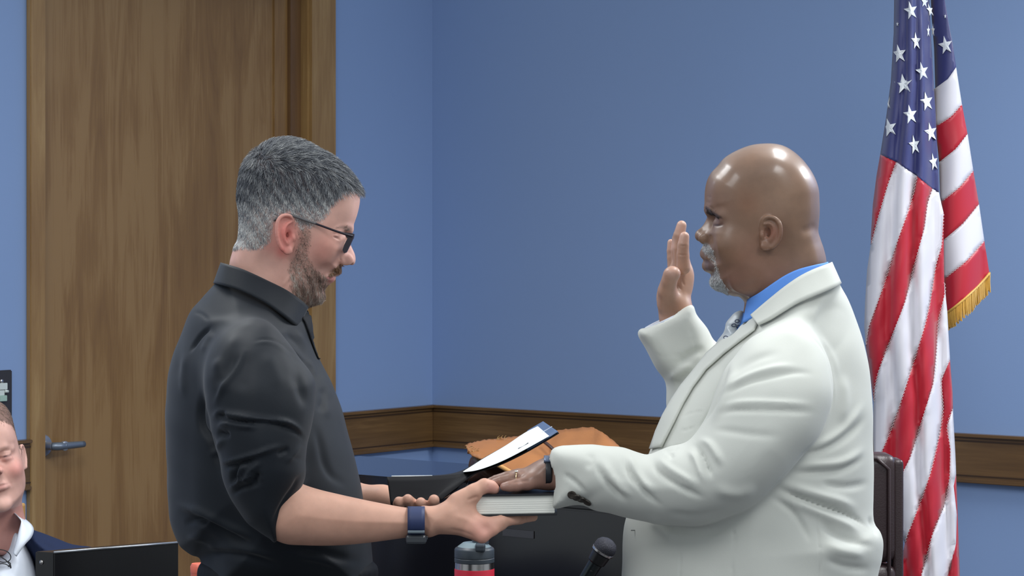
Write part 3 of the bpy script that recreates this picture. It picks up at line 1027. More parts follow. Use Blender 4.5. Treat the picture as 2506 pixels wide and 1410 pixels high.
# raised right hand, palm turned to the left, thumb towards the camera
d5 = .185
AR.prof([(1621, 790), (1612, 762), (1606.5, 733), (1608.5, 712), (1614, 695), (1624, 672), (1638, 652), (1652, 636), (1664, 628), (1684, 628), (1691, 645), (1697, 662), (1699, 680), (1696, 705), (1691, 725), (1688, 745), (1688, 775), (1655, 800)],
    R=[(1612, 730, .022), (1640, 660, .016), (1690, 640, .012), (1695, 700, .015), (1650, 720, .03), (1650, 780, .026)],
    W=[(1650, 770, .028), (1625, 720, .022), (1655, 720, .036), (1670, 660, .038), (1640, 670, .034), (1690, 690, .030)],
    C=[(1655, 780, d5), (1620, 700, d5 + .03), (1690, 700, d5 + .01), (1660, 640, d5 + .02)], k=.012, kc=.014)
AR.chain([(1672, 655, d5 - .014, .0125), (1671, 625, d5 - .016, .0112), (1672, 600, d5 - .018, .0100), (1675, 579, d5 - .018, .0085)], k=.005, ks=.0015)
AR.chain([(1664, 648, d5 + .008, .0118), (1661, 608, d5 + .007, .0105), (1662, 577, d5 + .006, .0104), (1668, 552, d5 + .005, .0088)], k=.005, ks=.0015)
AR.chain([(1658, 650, d5 + .029, .0110), (1655, 612, d5 + .029, .0098), (1657, 585, d5 + .029, .0088), (1663, 562, d5 + .028, .0076)], k=.005, ks=.0015)
AR.chain([(1648, 660, d5 + .050, .0105), (1643.5, 632, d5 + .052, .0080), (1641.5, 614, d5 + .053, .0070), (1641.5, 593.5, d5 + .053, .0060)], k=.005, ks=.0015)
AR.chain([(1636, 740, d5 - .010, .0205), (1633, 712, d5 - .028, .0160), (1638, 688, d5 - .040, .0130), (1647, 670, d5 - .048, .0115)], k=.010, ks=.004)
AR.ell((1643, 669, d5 - .046), (.0125, .011, .0095), k=.010)
# left hand flat on the book, little finger towards the camera
AR.prof([(1352, 1118), (1332, 1123), (1312, 1129), (1289, 1142), (1266, 1152), (1250, 1160), (1244, 1172), (1250, 1186), (1268, 1192), (1290, 1195), (1320, 1195), (1352, 1192)],
    R=[(1340, 1155, .028), (1290, 1170, .028), (1252, 1172, .022)], W=[(1345, 1155, .030), (1300, 1168, .040), (1255, 1172, .042)],
    C=[(1345, 1155, -.148), (1255, 1172, -.135)], k=.012, kc=.012)
AR.chain([(1322, 1172, -.158, .0150), (1290, 1182, -.172, .0115), (1264, 1188, -.179, .0092), (1247, 1190.5, -.181, .0080), (1234, 1191.5, -.181, .0068)], k=.012, ks=.004)
AR.chain([(1275, 1172, -.158, .0110), (1248, 1174, -.159, .0098), (1226, 1178, -.159, .0088), (1210, 1182, -.158, .0074)], k=.005, ks=.001)
AR.chain([(1270, 1165, -.136, .0110), (1240, 1169, -.136, .0098), (1214, 1176, -.135, .0088), (1196, 1182, -.134, .0074)], k=.005, ks=.001)
AR.chain([(1270, 1163, -.113, .0110), (1244, 1168, -.111, .0096), (1220, 1174, -.109, .0085), (1204, 1179, -.108, .0074)], k=.005, ks=.001)
AR.chain([(1310, 1160, -.105, .0150), (1285, 1170, -.082, .0115), (1262, 1177, -.068, .0090)], k=.008, ks=.002)

f = union_ev([HR, AR], .03)
l1, h1 = HR.bounds(); l2, h2 = AR.bounds()
V, Q = nets(f, np.minimum(l1, l2), np.maximum(h1, h2), .0017)
V = smooth_mesh(V, Q, 2)
N = vnormals(V, Q)
V = strokes(V, N, [
    ([(1741, 577), (1748, 600), (1752, 625), (1757, 655)], 5, -.0016, 'g'),
    ([(1735, 634), (1743, 637), (1750, 645)], 2.5, -.0022, 'g'),
    ([(1743, 549), (1752, 553), (1763, 551), (1774, 547)], 3, -.0012, 'g'),
    ([(1745, 536), (1757, 534), (1770, 538)], 3, -.0012, 'g'),
    ([(1739, 590), (1740, 582), (1737, 573)], 2.5, -.0018, 'g'),
    ([(1727, 478), (1734, 482), (1742, 484)], 3, -.0012, 'g'),
    ([(1727, 492), (1734, 496), (1740, 497)], 3, -.0010, 'g'),
    ([(1732, 505), (1740, 508), (1748, 518)], 3, -.0012, 'g'),
    ([(1955, 568), (1980, 560), (2000, 545)], 9, -.0012, 'g'),
    ([(1950, 590), (1985, 578), (2002, 562)], 12, .0010, 'g'),
    ([(1780, 705), (1815, 705), (1850, 690), (1866, 650)], 12, -.0014, 'g'),
    ([(1657, 682), (1662, 700), (1668, 712)], 2.5, -.0014, 'g'),
    ([(1666, 678), (1672, 692), (1674, 702)], 2.5, -.0012, 'g'),
    ([(1655, 700), (1660, 712), (1662, 720)], 2.5, -.0010, 'g'),
    ([(1657, 620), (1664, 624), (1684, 624)], 2, -.0010, 'g'),
    ([(1661, 600), (1672, 602), (1683, 601)], 2, -.0008, 'g'),
    ([(1244, 1172), (1265, 1168), (1290, 1162)], 3, -.0012, 'g'),
    ([(1250, 1183), (1275, 1178), (1300, 1176)], 3, -.0012, 'g'),
], Y2)
u, v = toimg(V)
C = np.tile(np.array(srgb(126, 97, 78)[:3]), (len(V), 1))
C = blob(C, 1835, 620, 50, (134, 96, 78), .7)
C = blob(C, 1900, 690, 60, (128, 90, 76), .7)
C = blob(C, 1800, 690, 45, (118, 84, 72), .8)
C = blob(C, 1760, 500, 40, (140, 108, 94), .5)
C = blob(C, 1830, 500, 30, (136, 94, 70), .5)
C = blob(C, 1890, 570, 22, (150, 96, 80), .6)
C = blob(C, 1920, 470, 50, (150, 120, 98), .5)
C = blob(C, 1760, 546, 18, (96, 70, 64), .6)
C = blob(C, 1757, 551, 10, (52, 38, 40), .8, 3)
C = mixc(C, soft_poly([(1724, 643), (1729, 636), (1740, 637), (1748, 648), (1746, 660), (1736, 664), (1727, 660)], u, v, 3) * .85, srgb(98, 78, 76))
C = mixc(C, soft_poly([(1718, 612), (1724, 626), (1736, 632), (1740, 625), (1726, 612)], u, v, 3) * .5, srgb(100, 78, 74))
C = mixc(C, soft_poly([(1719, 599), (1733, 596), (1745, 620), (1752, 645), (1757, 665), (1768, 690), (1779, 712), (1768, 718), (1750, 712), (1736, 700), (1736, 680), (1744, 668), (1752, 655), (1742, 636), (1728, 622), (1718, 610)], u, v, 3) * .55, srgb(150, 148, 148))
C = mixc(C, soft_poly([(1726, 506), (1736, 510), (1752, 522), (1766, 531), (1762, 534), (1745, 526), (1731, 518)], u, v, 3) * .75, srgb(60, 48, 48))
pal = ((v > 500) & (u < 1720) & (v < 800) & (V[:, 1] > Y2 + .12)).astype(float)
C = mixc(C, pal * .75, srgb(188, 146, 124))
for a, b in ((1672, 580), (1666, 555), (1641, 598), (1645, 668)):
    C = blob(C, a, b, 14, (222, 180, 165), .6)
C = blob(C, 1230, 1189, 6, (226, 190, 178), .85, 4)
C = blob(C, 1205, 1178, 6, (220, 184, 172), .8, 4)
C = blob(C, 1650, 755, 28, (150, 108, 84), .6)
hb = ((v > 1080) & (u < 1420)).astype(float)
C = mixc(C, hb * .6, srgb(142, 108, 96))
C = mixc(C, hb * np.clip((v - 1168) / 25, 0, 1) * .6, srgb(176, 132, 118))
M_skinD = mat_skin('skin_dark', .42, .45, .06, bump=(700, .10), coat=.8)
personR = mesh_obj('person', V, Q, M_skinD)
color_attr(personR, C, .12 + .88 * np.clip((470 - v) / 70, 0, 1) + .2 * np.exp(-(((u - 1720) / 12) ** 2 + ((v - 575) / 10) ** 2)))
tag(personR, 'standing bald man with grey goatee in pale suit, right hand raised', 'person')
bvhR = bvh_of(personR)

VR, QR, NRm = V, Q, vnormals(V, Q)
# ------------------------------------------------------------------ clothes of the man in black
def r7(*pts):
    return [(380 + a / 1.784, 620 + b / 1.784) for a, b in pts]


def r8(*pts):
    return [(1340 + a / 1.785, 620 + b / 1.785) for a, b in pts]


def zz(*pts):
    return [(220 + a / 3.1325, 775 + b / 3.1325) for a, b in pts]


M_black = mat_basic('black_cotton', srgb(19, 25, 33), rough=.62, spec=.25, sheen=.10, bump=('noise', 900, .15, .0006))
M_black2 = mat_basic('black_trouser_cloth', srgb(22, 24, 29), rough=.75, spec=.3)
SL = Field(Y1)
SL.prof([(552, 662), (540, 668), (524, 697), (492, 732), (464, 766), (436, 833), (416, 889), (407, 956), (403.5, 1035), (407, 1124), (411, 1225), (417, 1276), (436, 1332), (456, 1352), (472, 1361),
         (486, 1364), (492, 1376), (494, 1405), (494, 1470), (914, 1470), (913, 1405), (910, 1332), (899, 1281), (885, 1203), (876, 1152), (862, 1096), (846, 1035), (828, 979), (811, 934), (784, 883), (767, 838),
         (765, 800), (758, 772), (738, 752), (700, 726), (650, 702), (600, 676)],
        R=[(430, 850, .17), (405, 1000, .2), (410, 1250, .2), (500, 720, .16), (570, 690, .25), (650, 710, .25), (700, 740, .2), (600, 780, .28), (770, 850, .13), (850, 1050, .19), (905, 1300, .2), (750, 760, .07)],
        W=[(560, 680, .070), (600, 690, .075), (660, 720, .078), (510, 740, .11), (590, 730, .105), (650, 760, .115), (710, 770, .085), (460, 800, .15), (560, 790, .15), (660, 800, .13), (740, 810, .09), (450, 900, .185), (600, 900, .20), (740, 900, .16), (800, 960, .16), (450, 1100, .18), (700, 1100, .19),
           (840, 1100, .165), (500, 1300, .18), (700, 1300, .19), (880, 1300, .17), (500, 1420, .165), (880, 1420, .165)],
        k=.01, kc=.05, step=3)
SL.prof([(512, 860), (536, 820), (575, 790), (622, 778), (668, 796), (705, 836), (735, 880), (760, 911), (773, 940), (773, 975), (770, 1001), (766, 1030), (761, 1057), (754, 1080), (751, 1095), (749, 1125), (749, 1158), (741, 1186),
         (722, 1225), (700, 1268), (676, 1326), (660, 1318), (630, 1300), (604, 1281), (580, 1245), (560, 1210), (543, 1170), (534, 1120), (522, 1080), (515, 1050), (513, 1022), (505, 990), (499, 956), (502, 905)],
        R=[(560, 800, .09), (700, 830, .08), (770, 960, .085), (500, 950, .085), (740, 1150, .07), (600, 1270, .06), (700, 1280, .055)],
        W=[(620, 810, .07), (640, 950, .082), (640, 1100, .076), (660, 1200, .068), (700, 1260, .058), (650, 1300, .055)],
        C=[(610, 800, -.150), (630, 950, -.20), (640, 1100, -.225), (700, 1250, -.222)], k=.024, kc=.03, step=3)
SL.chain([(620, 830, .15, .08), (640, 960, .19, .088), (650, 1120, .21, .08), (770, 1225, .19, .056)], k=.03, ks=.02)
SL.chain([(770, 1225, .19, .056), (815, 1230, .145, .054)], k=.03)
V, Q = nets(SL.ev, *SL.bounds(), .0031)
V = smooth_mesh(V, Q, 3)
N = vnormals(V, Q)
g = 'g'
V = strokes(V, N, [
    (zz((900, 830), (940, 785), (1000, 738), (1100, 758), (1300, 796), (1500, 818), (1620, 885), (1680, 950)), 8, .0085, g),
    (zz((955, 800), (1010, 772), (1060, 790), (1180, 806), (1300, 808), (1440, 826), (1540, 856), (1610, 905), (1665, 975)), 7, -.0120, 'c'),
    (zz((975, 775), (1010, 755), (1060, 748)), 6, -.008, g),
    (zz((960, 860), (1000, 835), (1060, 822), (1160, 835), (1300, 850)), 6, .0070, g),
    (zz((975, 880), (1020, 905), (1080, 900)), 6, -.0080, g),
    (zz((1030, 930), (990, 980), (950, 1050), (945, 1090)), 8, .0050, g),
    (zz((960, 1120), (1050, 1118), (1150, 1095), (1260, 1060), (1400, 1010), (1500, 985)), 5, .0060, g),
    (zz((1000, 1160), (1090, 1140), (1180, 1118), (1290, 1085)), 7, -.0080, g),
    (zz((1100, 1300), (1110, 1200), (1140, 1130)), 7, -.0090, g),
    (zz((1140, 1270), (1150, 1190), (1190, 1120)), 5, .0060, g),
    (zz((1180, 1300), (1210, 1210), (1270, 1150), (1320, 1110)), 4, .0055, g),
    (zz((1240, 1290), (1275, 1230), (1300, 1190)), 6, -.0080, g),
    (zz((1060, 1330), (1130, 1270), (1230, 1230), (1290, 1180)), 4, .0050, g),
    (zz((1080, 1380), (1150, 1320), (1250, 1290), (1330, 1250)), 5, -.0060, g),
    (zz((1430, 1060), (1480, 1035), (1530, 1015)), 5, -.0050, g),
    (zz((1670, 1200), (1600, 1240), (1560, 1310), (1500, 1400), (1440, 1500), (1380, 1600)), 4.5, -.0040, g),
    (zz((1690, 1240), (1640, 1280), (1600, 1340), (1540, 1440), (1470, 1560)), 6, .0030, g),
    (zz((1650, 985), (1600, 1010), (1540, 1090), (1480, 1120)), 5, .002, g),
    (zz((900, 150), (880, 300), (890, 450), (920, 600)), 18, .004, g),
    (zz((1200, 230), (1120, 400), (1020, 560), (940, 700)), 7, .0040, g),
    (zz((1130, 270), (1050, 420), (960, 560)), 12, -.0035, g),
    (zz((1480, 200), (1560, 300), (1640, 370), (1700, 450), (1730, 520)), 8, -.0040, g),
    (zz((1560, 380), (1600, 520), (1650, 640), (1700, 720)), 14, -.0040, g),
    (zz((1660, 330), (1710, 390), (1735, 470)), 5, .0030, g),
    (zz((1765, 540), (1790, 600), (1780, 680), (1760, 740)), 9, -.0060, g),
    (zz((1740, 420), (1800, 520), (1850, 650)), 10, .0030, g),
    (r7((590, 890), (630, 898), (662, 905)), 2.5, -.002, g),
    (r7((428, 395), (470, 376), (530, 380), (580, 415), (640, 465), (692, 512)), 2.6, -.0028, g),
    (r7((415, 405), (460, 390), (520, 395), (570, 430), (630, 480)), 5, .0014, g),
    (r7((190, 275), (240, 300), (300, 300), (380, 305), (450, 320)), 12, .003, g),
    (r7((150, 440), (180, 385), (215, 345), (255, 322)), 4, -.006, g),
    (r7((215, 440), (230, 385), (260, 345)), 9, .004, g),
    (r7((160, 255), (200, 265), (240, 300)), 4, -.002, g),
    (r7((370, 340), (330, 400), (290, 470), (240, 520)), 14, .003, g),
    (r7((270, 450), (290, 540), (300, 620)), 16, .0035, g),
    (r7((400, 420), (385, 520), (370, 620)), 20, -.003, g),
    (r7((480, 420), (520, 520), (560, 610)), 20, .003, g),
    (r7((560, 400), (610, 480), (640, 580), (650, 680)), 12, -.003, g),
    (zz((876, 520), (862, 640), (850, 760), (868, 860), (930, 950), (970, 1080), (1010, 1220)), 7, -.0110, g),
    (r7((110, 330), (95, 450), (100, 560)), 12, -.003, g),
    (r7((140, 420), (120, 520), (130, 640)), 9, .003, g),
    (r7((80, 1085), (130, 1108), (190, 1128), (260, 1162), (340, 1200), (450, 1255)), 10, .007, g),
    (r7((90, 1118), (150, 1145), (230, 1185), (330, 1235), (440, 1290)), 11, -.009, g),
    (r7((120, 1180), (180, 1170), (230, 1200)), 8, -.006, g),
    (r7((130, 1250), (190, 1240), (240, 1260), (290, 1300)), 9, .005, g),
    (r7((200, 1310), (300, 1310), (420, 1330), (560, 1370)), 10, -.005, g),
    (r7((180, 1290), (300, 1285), (430, 1300), (560, 1340)), 10, .004, g),
    (r7((560, 1290), (680, 1300), (800, 1330), (930, 1350)), 12, -.005, g),
    (r7((600, 1320), (700, 1330), (820, 1370)), 9, .004, g),
    (r7((725, 590), (740, 650), (760, 730)), 9, .003, g),
    (r7((700, 740), (720, 830), (740, 920), (780, 980), (860, 1020)), 10, -.004, g),
    (r7((710, 480), (760, 590), (800, 690), (835, 800), (865, 930)), 7, .002, g),
    (r7((690, 400), (700, 450), (730, 520)), 5, -.003, g),
    (r7((600, 330), (650, 390), (690, 470)), 7, .003, g),
    (r7((560, 340), (620, 400), (670, 480)), 6, -.003, g),
    (r7((450, 300), (520, 330), (600, 370)), 8, .002, g),
], Y1)
n1 = np.sin(V[:, 0] * 70 + V[:, 2] * 45) * np.sin(V[:, 2] * 60 - V[:, 0] * 30 + 1.3) * .0008
V = V + vnormals(V, Q) * n1[:, None]
V = smooth_mesh(V, Q, 3, .5, -.45)
shirtL = mesh_obj('shirt', V, Q, M_black, personL)
shirtL['label'] = 'black button shirt with rolled sleeves'
bvhSL = bvh_of(shirtL)


def TR(px, py, dy, Y0):
    return at(px, py, Y0 + dy)


# stand-up shirt collar: two mirrored ruled sheets joined at the back
def collar(name, top, bot, Y0, mat, parent, thick, m=8):
    """top/bot: (px,py,dy) from back centre round the near side to the front tip; mirrored for the far side"""
    t = [TR(a, b, d, Y0) for a, b, d in top]; b_ = [TR(a, b, d, Y0) for a, b, d in bot]
    t2 = [TR(a, b, -d, Y0) for a, b, d in top[1:]][::-1]; b2 = [TR(a, b, -d, Y0) for a, b, d in bot[1:]][::-1]
    o = ruled(name, t2 + t, b2 + b_, mat, parent, m=m, thick=thick, bulge=0)
    return o


collar('collar', [(541, 643, 0), (545, 644, -.035), (562, 649, -.062), (600, 662, -.074), (656, 688, -.076), (700, 710, -.070), (735, 734, -.054), (754, 751, -.026)],
       [(523, 694, 0), (527, 694, -.045), (550, 700, -.082), (593, 713, -.098), (649, 741, -.102), (694, 774, -.094), (716, 792, -.080), (731, 800, -.060)], Y1, M_black, personL, .0022)
# inner collar band and the open placket below the chin
collar('collar_band', [(548, 648, 0), (552, 650, -.03), (566, 655, -.056), (602, 668, -.0665), (656, 694, -.0685), (700, 716, -.062), (733, 738, -.046), (748, 752, -.022)],
       [(535, 690, 0), (540, 692, -.035), (560, 698, -.065), (600, 714, -.078), (655, 742, -.08), (705, 770, -.07), (738, 786, -.05), (755, 790, -.02)], Y1, M_black, personL, .002)
patch('placket', [(752, 760), (758, 775), (762, 810), (768, 838), (780, 875), (776, 876), (762, 842), (752, 812), (744, 790), (738, 778)], bvhSL, .003, .002, M_black2, personL, step=3)
# trousers and shoes (below the picture)
TL_ = Field(Y1)
TL_.prof([(496, 1372), (496, 1480), (500, 1560), (560, 1620), (860, 1620), (905, 1540), (912, 1460), (911, 1372), (700, 1330)], .17, .155, k=.02, kc=.05, step=4)
for s in (-.1, .1):
    TL_.chain([(690, 1560, s, .105), (695, 2150, s * 1.1, .075), (670, 2880, s * 1.2, .06)], k=.03)
V, Q = nets(TL_.ev, *TL_.bounds(), .007)
mesh_obj('trousers', smooth_mesh(V, Q, 2), Q, M_black2, personL)
M_shoe = mat_basic('black_shoe_leather', srgb(20, 19, 19), rough=.35)
for nm, Y0, par, x0, dirn in (('L', Y1, personL, 670, 1),):
    for s in (-.12, .12):
        S_ = Field(Y0); S_.chain([(x0 - 40 * dirn, 2895, s, .045), (x0 + 60 * dirn, 2893, s, .048), (x0 + 190 * dirn, 2905, s, .038)], ks=.01)
        V, Q = nets(S_.ev, *S_.bounds(), .007); V[:, 2] = np.maximum(V[:, 2], .002)
        mesh_obj('shoe', V, Q, M_shoe, par)

# ------------------------------------------------------------------ clothes of the man in the pale suit
M_suit = mat_basic('pale_suit_cloth', srgb(203, 205, 198), rough=.85, spec=.2, sheen=.15, bump=('noise', 1100, .22, .0007))
M_blue = mat_basic('blue_shirt_cotton', srgb(96, 148, 228), rough=.7, spec=.3)
JR = Field(Y2)
JR.prof([(2057, 700), (2074, 732), (2091, 771), (2110, 822), (2121, 872), (2130, 928), (2135.5, 984), (2137, 1046), (2138, 1124), (2138, 1208), (2136, 1258), (2141, 1284), (2155, 1303), (2163, 1331), (2159, 1371), (2150, 1404), (2147, 1450), (2160, 1580),
         (2165, 1700), (1480, 1700), (1500, 1560), (1518, 1450), (1522, 1404), (1525, 1320), (1532, 1267), (1556, 1190), (1592, 1102), (1609, 1057), (1626, 1018), (1648, 978), (1670, 945), (1698, 911), (1732, 867), (1765, 837), (1795, 815),
         (1825, 792), (1856, 770), (1890, 740), (1925, 712), (1960, 690), (1992, 676), (2020, 668), (2045, 672)],
        R=[(2060, 710, .18), (2030, 690, .25), (1980, 720, .28), (1950, 790, .28), (2120, 850, .17), (2138, 1100, .21), (2160, 1340, .2), (1600, 1100, .17), (1530, 1300, .22), (1700, 920, .12), (1790, 822, .3), (1825, 795, .9), (1858, 772, 1.3), (1892, 742, 1.2), (1925, 716, .8), (1960, 694, .5)],
        W=[(2030, 680, .080), (1960, 700, .092), (1900, 745, .100), (1850, 780, .098), (1812, 808, .088), (1780, 850, .105), (2040, 715, .108), (1980, 730, .122), (1915, 770, .124), (1860, 800, .118), (2060, 760, .14), (1990, 780, .165), (1900, 820, .150), (1840, 860, .135), (2070, 850, .185), (1950, 880, .205), (1800, 950, .17), (1700, 1000, .15), (2090, 1000, .20), (1900, 1050, .21),
           (1700, 1120, .19), (1620, 1150, .17), (2090, 1200, .195), (1800, 1300, .215), (1600, 1350, .19), (2110, 1350, .205), (1900, 1500, .225), (1600, 1600, .2), (2100, 1600, .22)],
        k=.01, kc=.05, step=3)
JR.prof([(1800, 870), (1840, 826), (1895, 798), (1948, 792), (1990, 815), (2018, 856), (2034, 900), (2039, 956), (2028, 1012), (2003, 1068), (1958, 1124), (1908, 1180), (1873, 1214), (1833, 1242), (1788, 1264), (1743, 1281), (1698, 1288), (1631, 1286),
         (1575, 1276), (1525, 1267), (1490, 1257), (1453, 1249), (1430, 1239), (1400, 1238), (1355, 1245), (1352, 1230), (1352, 1214), (1350, 1196), (1343, 1169), (1339, 1140), (1342, 1120), (1352, 1100), (1371, 1092), (1393, 1090), (1423, 1087.5), (1453, 1087), (1486, 1092), (1525, 1096),
         (1564, 1108), (1590, 1112), (1637, 1093), (1684, 1078), (1722, 1030), (1750, 960), (1772, 905)],
        R=[(1850, 830, .08), (2030, 950, .1), (1950, 1130, .1), (1760, 950, .09), (1650, 1285, .07), (1600, 1100, .07), (1400, 1090, .055), (1400, 1240, .055), (1352, 1130, .4), (1355, 1190, .4), (1358, 1110, .2), (1362, 1235, .2), (1700, 1070, .08)],
        W=[(1920, 830, .075), (1900, 950, .090), (1900, 1080, .092), (1820, 1180, .090), (1700, 1190, .082), (1600, 1190, .074), (1480, 1170, .062), (1380, 1160, .048), (1350, 1160, .046)],
        C=[(1930, 830, -.155), (1910, 950, -.195), (1880, 1100, -.225), (1700, 1190, -.215), (1450, 1170, -.172), (1355, 1160, -.152)], k=.022, kc=.03, step=3)
# the raised sleeve on the far side
JR.prof([(1561, 813), (1590, 797), (1620, 780), (1655, 763), (1693, 746), (1705, 771), (1732, 805), (1749, 844), (1765, 880), (1800, 950), (1820, 1040), (1740, 1090), (1690, 1050), (1650, 990), (1628, 934), (1603, 900), (1581, 855)],
        R=[(1590, 797, .4), (1627, 779, .5), (1665, 760, .4), (1565, 830, .07), (1610, 900, .07), (1730, 805, .07), (1700, 950, .07)], W=[(1640, 790, .050), (1680, 900, .062), (1730, 1020, .07)], C=[(1640, 780, .185), (1680, 900, .19), (1730, 1020, .205)], k=.02, kc=.02, step=3)
JR.chain([(1740, 1010, .205, .075), (1900, 900, .17, .09)], k=.03)
# hollow cuffs
JR.chain([(1606, 738, .185, .040), (1632, 790, .185, .0375), (1650, 828, .187, .030)], k=.003, op='sub', ks=.01)
JR.chain([(1320, 1166, -.152, .036), (1350, 1168, -.153, .036), (1378, 1170, -.156, .028)], k=.003, op='sub', ks=.01)
V, Q = nets(JR.ev, *JR.bounds(), .0038)
V = smooth_mesh(V, Q, 3)
N = vnormals(V, Q)
V = strokes(V, N, [
    (r8((1010, 345), (1060, 335), (1125, 345), (1180, 390), (1222, 455), (1240, 540), (1246, 640), (1228, 740)), 2.8, -.003, g),
    (r8((1150, 345), (1205, 395), (1250, 470), (1268, 560)), 8, .0018, g),
    (r8((1195, 770), (1120, 870), (1030, 970), (960, 1050), (880, 1110)), 2.2, -.0016, g),
    (r8((735, 655), (800, 600), (880, 560), (980, 535), (1080, 520), (1180, 528)), 7, -.0045, g),
    (r8((750, 625), (820, 570), (900, 528), (1000, 500), (1100, 490)), 8, .0040, g),
    (r8((760, 560), (840, 500), (930, 455), (1030, 430)), 10, -.0030, g),
    (r8((715, 715), (800, 690), (900, 685), (1050, 688), (1190, 695)), 6, -.0040, g),
    (r8((720, 690), (800, 660), (920, 650), (1060, 655), (1180, 660)), 7, .0030, g),
    (r8((690, 770), (780, 775), (900, 790), (1040, 800)), 9, -.0025, g),
    (r8((618, 828), (650, 848), (680, 890), (700, 940), (728, 992)), 6, -.0085, 'c'),
    (r8((640, 815), (700, 830), (740, 880), (770, 940)), 9, .0060, g),
    (r8((600, 850), (640, 890), (665, 950), (690, 1010)), 8, .0055, g),
    (r8((500, 845), (520, 865), (540, 885), (530, 905)), 5, -.0060, g),
    (r8((520, 850), (545, 860), (575, 842)), 4, -.0050, g),
    (r8((450, 880), (480, 950), (560, 1010), (640, 1050), (700, 1070)), 7, -.0055, g),
    (r8((470, 870), (520, 930), (600, 980), (680, 1020)), 8, .0045, g),
    (r8((330, 862), (345, 930), (385, 1000), (440, 1060), (510, 1110)), 6, -.0060, g),
    (r8((355, 862), (375, 930), (420, 1000), (480, 1050)), 8, .0045, g),
    (r8((205, 900), (235, 970), (285, 1030), (350, 1090)), 6, -.0055, g),
    (r8((235, 890), (270, 960), (320, 1020), (380, 1070)), 8, .0045, g),
    (r8((60, 960), (110, 990), (150, 1030), (170, 1060)), 5, -.0045, g),
    (r8((180, 860), (190, 900), (170, 950)), 8, -.0035, g),
    (r8((500, 1130), (620, 1150), (720, 1140), (800, 1110)), 9, -.003, g),
    (r8((730, 1000), (770, 1040), (850, 1050), (920, 1010)), 14, .004, g),
    (r8((985, 1015), (1060, 1050), (1150, 1085), (1250, 1120), (1340, 1155), (1418, 1215)), 6, -.010, 'c'),
    (r8((990, 985), (1080, 1025), (1180, 1055), (1280, 1085), (1370, 1125)), 11, .0060, g),
    (r8((1000, 1060), (1100, 1100), (1220, 1150), (1330, 1200), (1400, 1250)), 11, .0060, g),
    (r8((965, 1060), (1050, 1110), (1110, 1180), (1150, 1270)), 7, -.005, g),
    (r8((1040, 960), (1150, 960), (1280, 950), (1400, 880)), 8, -.0055, g),
    (r8((1060, 930), (1160, 925), (1290, 910), (1400, 840)), 9, .0045, g),
    (r8((1090, 890), (1200, 860), (1310, 800), (1400, 700)), 8, -.0050, g),
    (r8((1120, 860), (1220, 820), (1310, 750), (1390, 640)), 9, .0040, g),
    (r8((1180, 1000), (1300, 1020), (1415, 1000)), 8, -.0045, g),
    (r8((1290, 520), (1300, 650), (1280, 760)), 12, .003, g),
    (r8((1180, 1160), (1260, 1230), (1380, 1270), (1450, 1280)), 10, -.006, g),
    (r8((1190, 1260), (1280, 1300), (1400, 1320)), 12, .005, g),
    (r8((1200, 1330), (1300, 1370), (1420, 1380)), 9, -.005, g),
    (r8((1400, 1150), (1425, 1200), (1450, 1240)), 6, -.007, g),
    (r8((808, 1130), (812, 1250), (806, 1400), (800, 1500)), 1.8, -.002, g),
    (r8((578, 1280), (580, 1350), (578, 1420), (576, 1500)), 1.8, -.002, g),
    (r8((1165, 1120), (1185, 1250), (1190, 1400), (1190, 1500)), 1.8, -.002, g),
    (r8((430, 1160), (500, 1200), (560, 1260)), 12, .004, g),
    (r8((460, 1180), (700, 1215), (820, 1170)), 10, -.004, g),
    ([(1790, 876), (1772, 925), (1757, 966), (1744, 998), (1724, 1030), (1700, 1060)], 6, -.012, 'c'),
    ([(1803, 890), (1786, 935), (1772, 975), (1756, 1010), (1736, 1042)], 9, .006, g),
    (r8((575, 775), (610, 770), (650, 755)), 1.8, -.0016, g), (r8((585, 715), (640, 695), (690, 690)), 1.8, -.0012, g),
    (r8((440, 420), (500, 450), (600, 440), (690, 400)), 2, -.001, g),
    (r8((560, 500), (600, 460), (650, 430), (700, 420)), 9, -.006, g), (r8((520, 560), (570, 520), (640, 480)), 9, .005, g),
    (r8((600, 300), (625, 340), (640, 390), (650, 440)), 1.8, -.0015, g),
    (r8((550, 590), (600, 540), (640, 510)), 8, -.005, g),
], Y2)
n1 = np.sin(V[:, 0] * 60 + V[:, 2] * 25) * np.sin(V[:, 2] * 50 - V[:, 0] * 20 + .3) * .0008
V = V + vnormals(V, Q) * n1[:, None]
V = smooth_mesh(V, Q, 1)
jacket = mesh_obj('jacket', V, Q, M_suit, personR)
bvhJ = bvh_of(jacket)

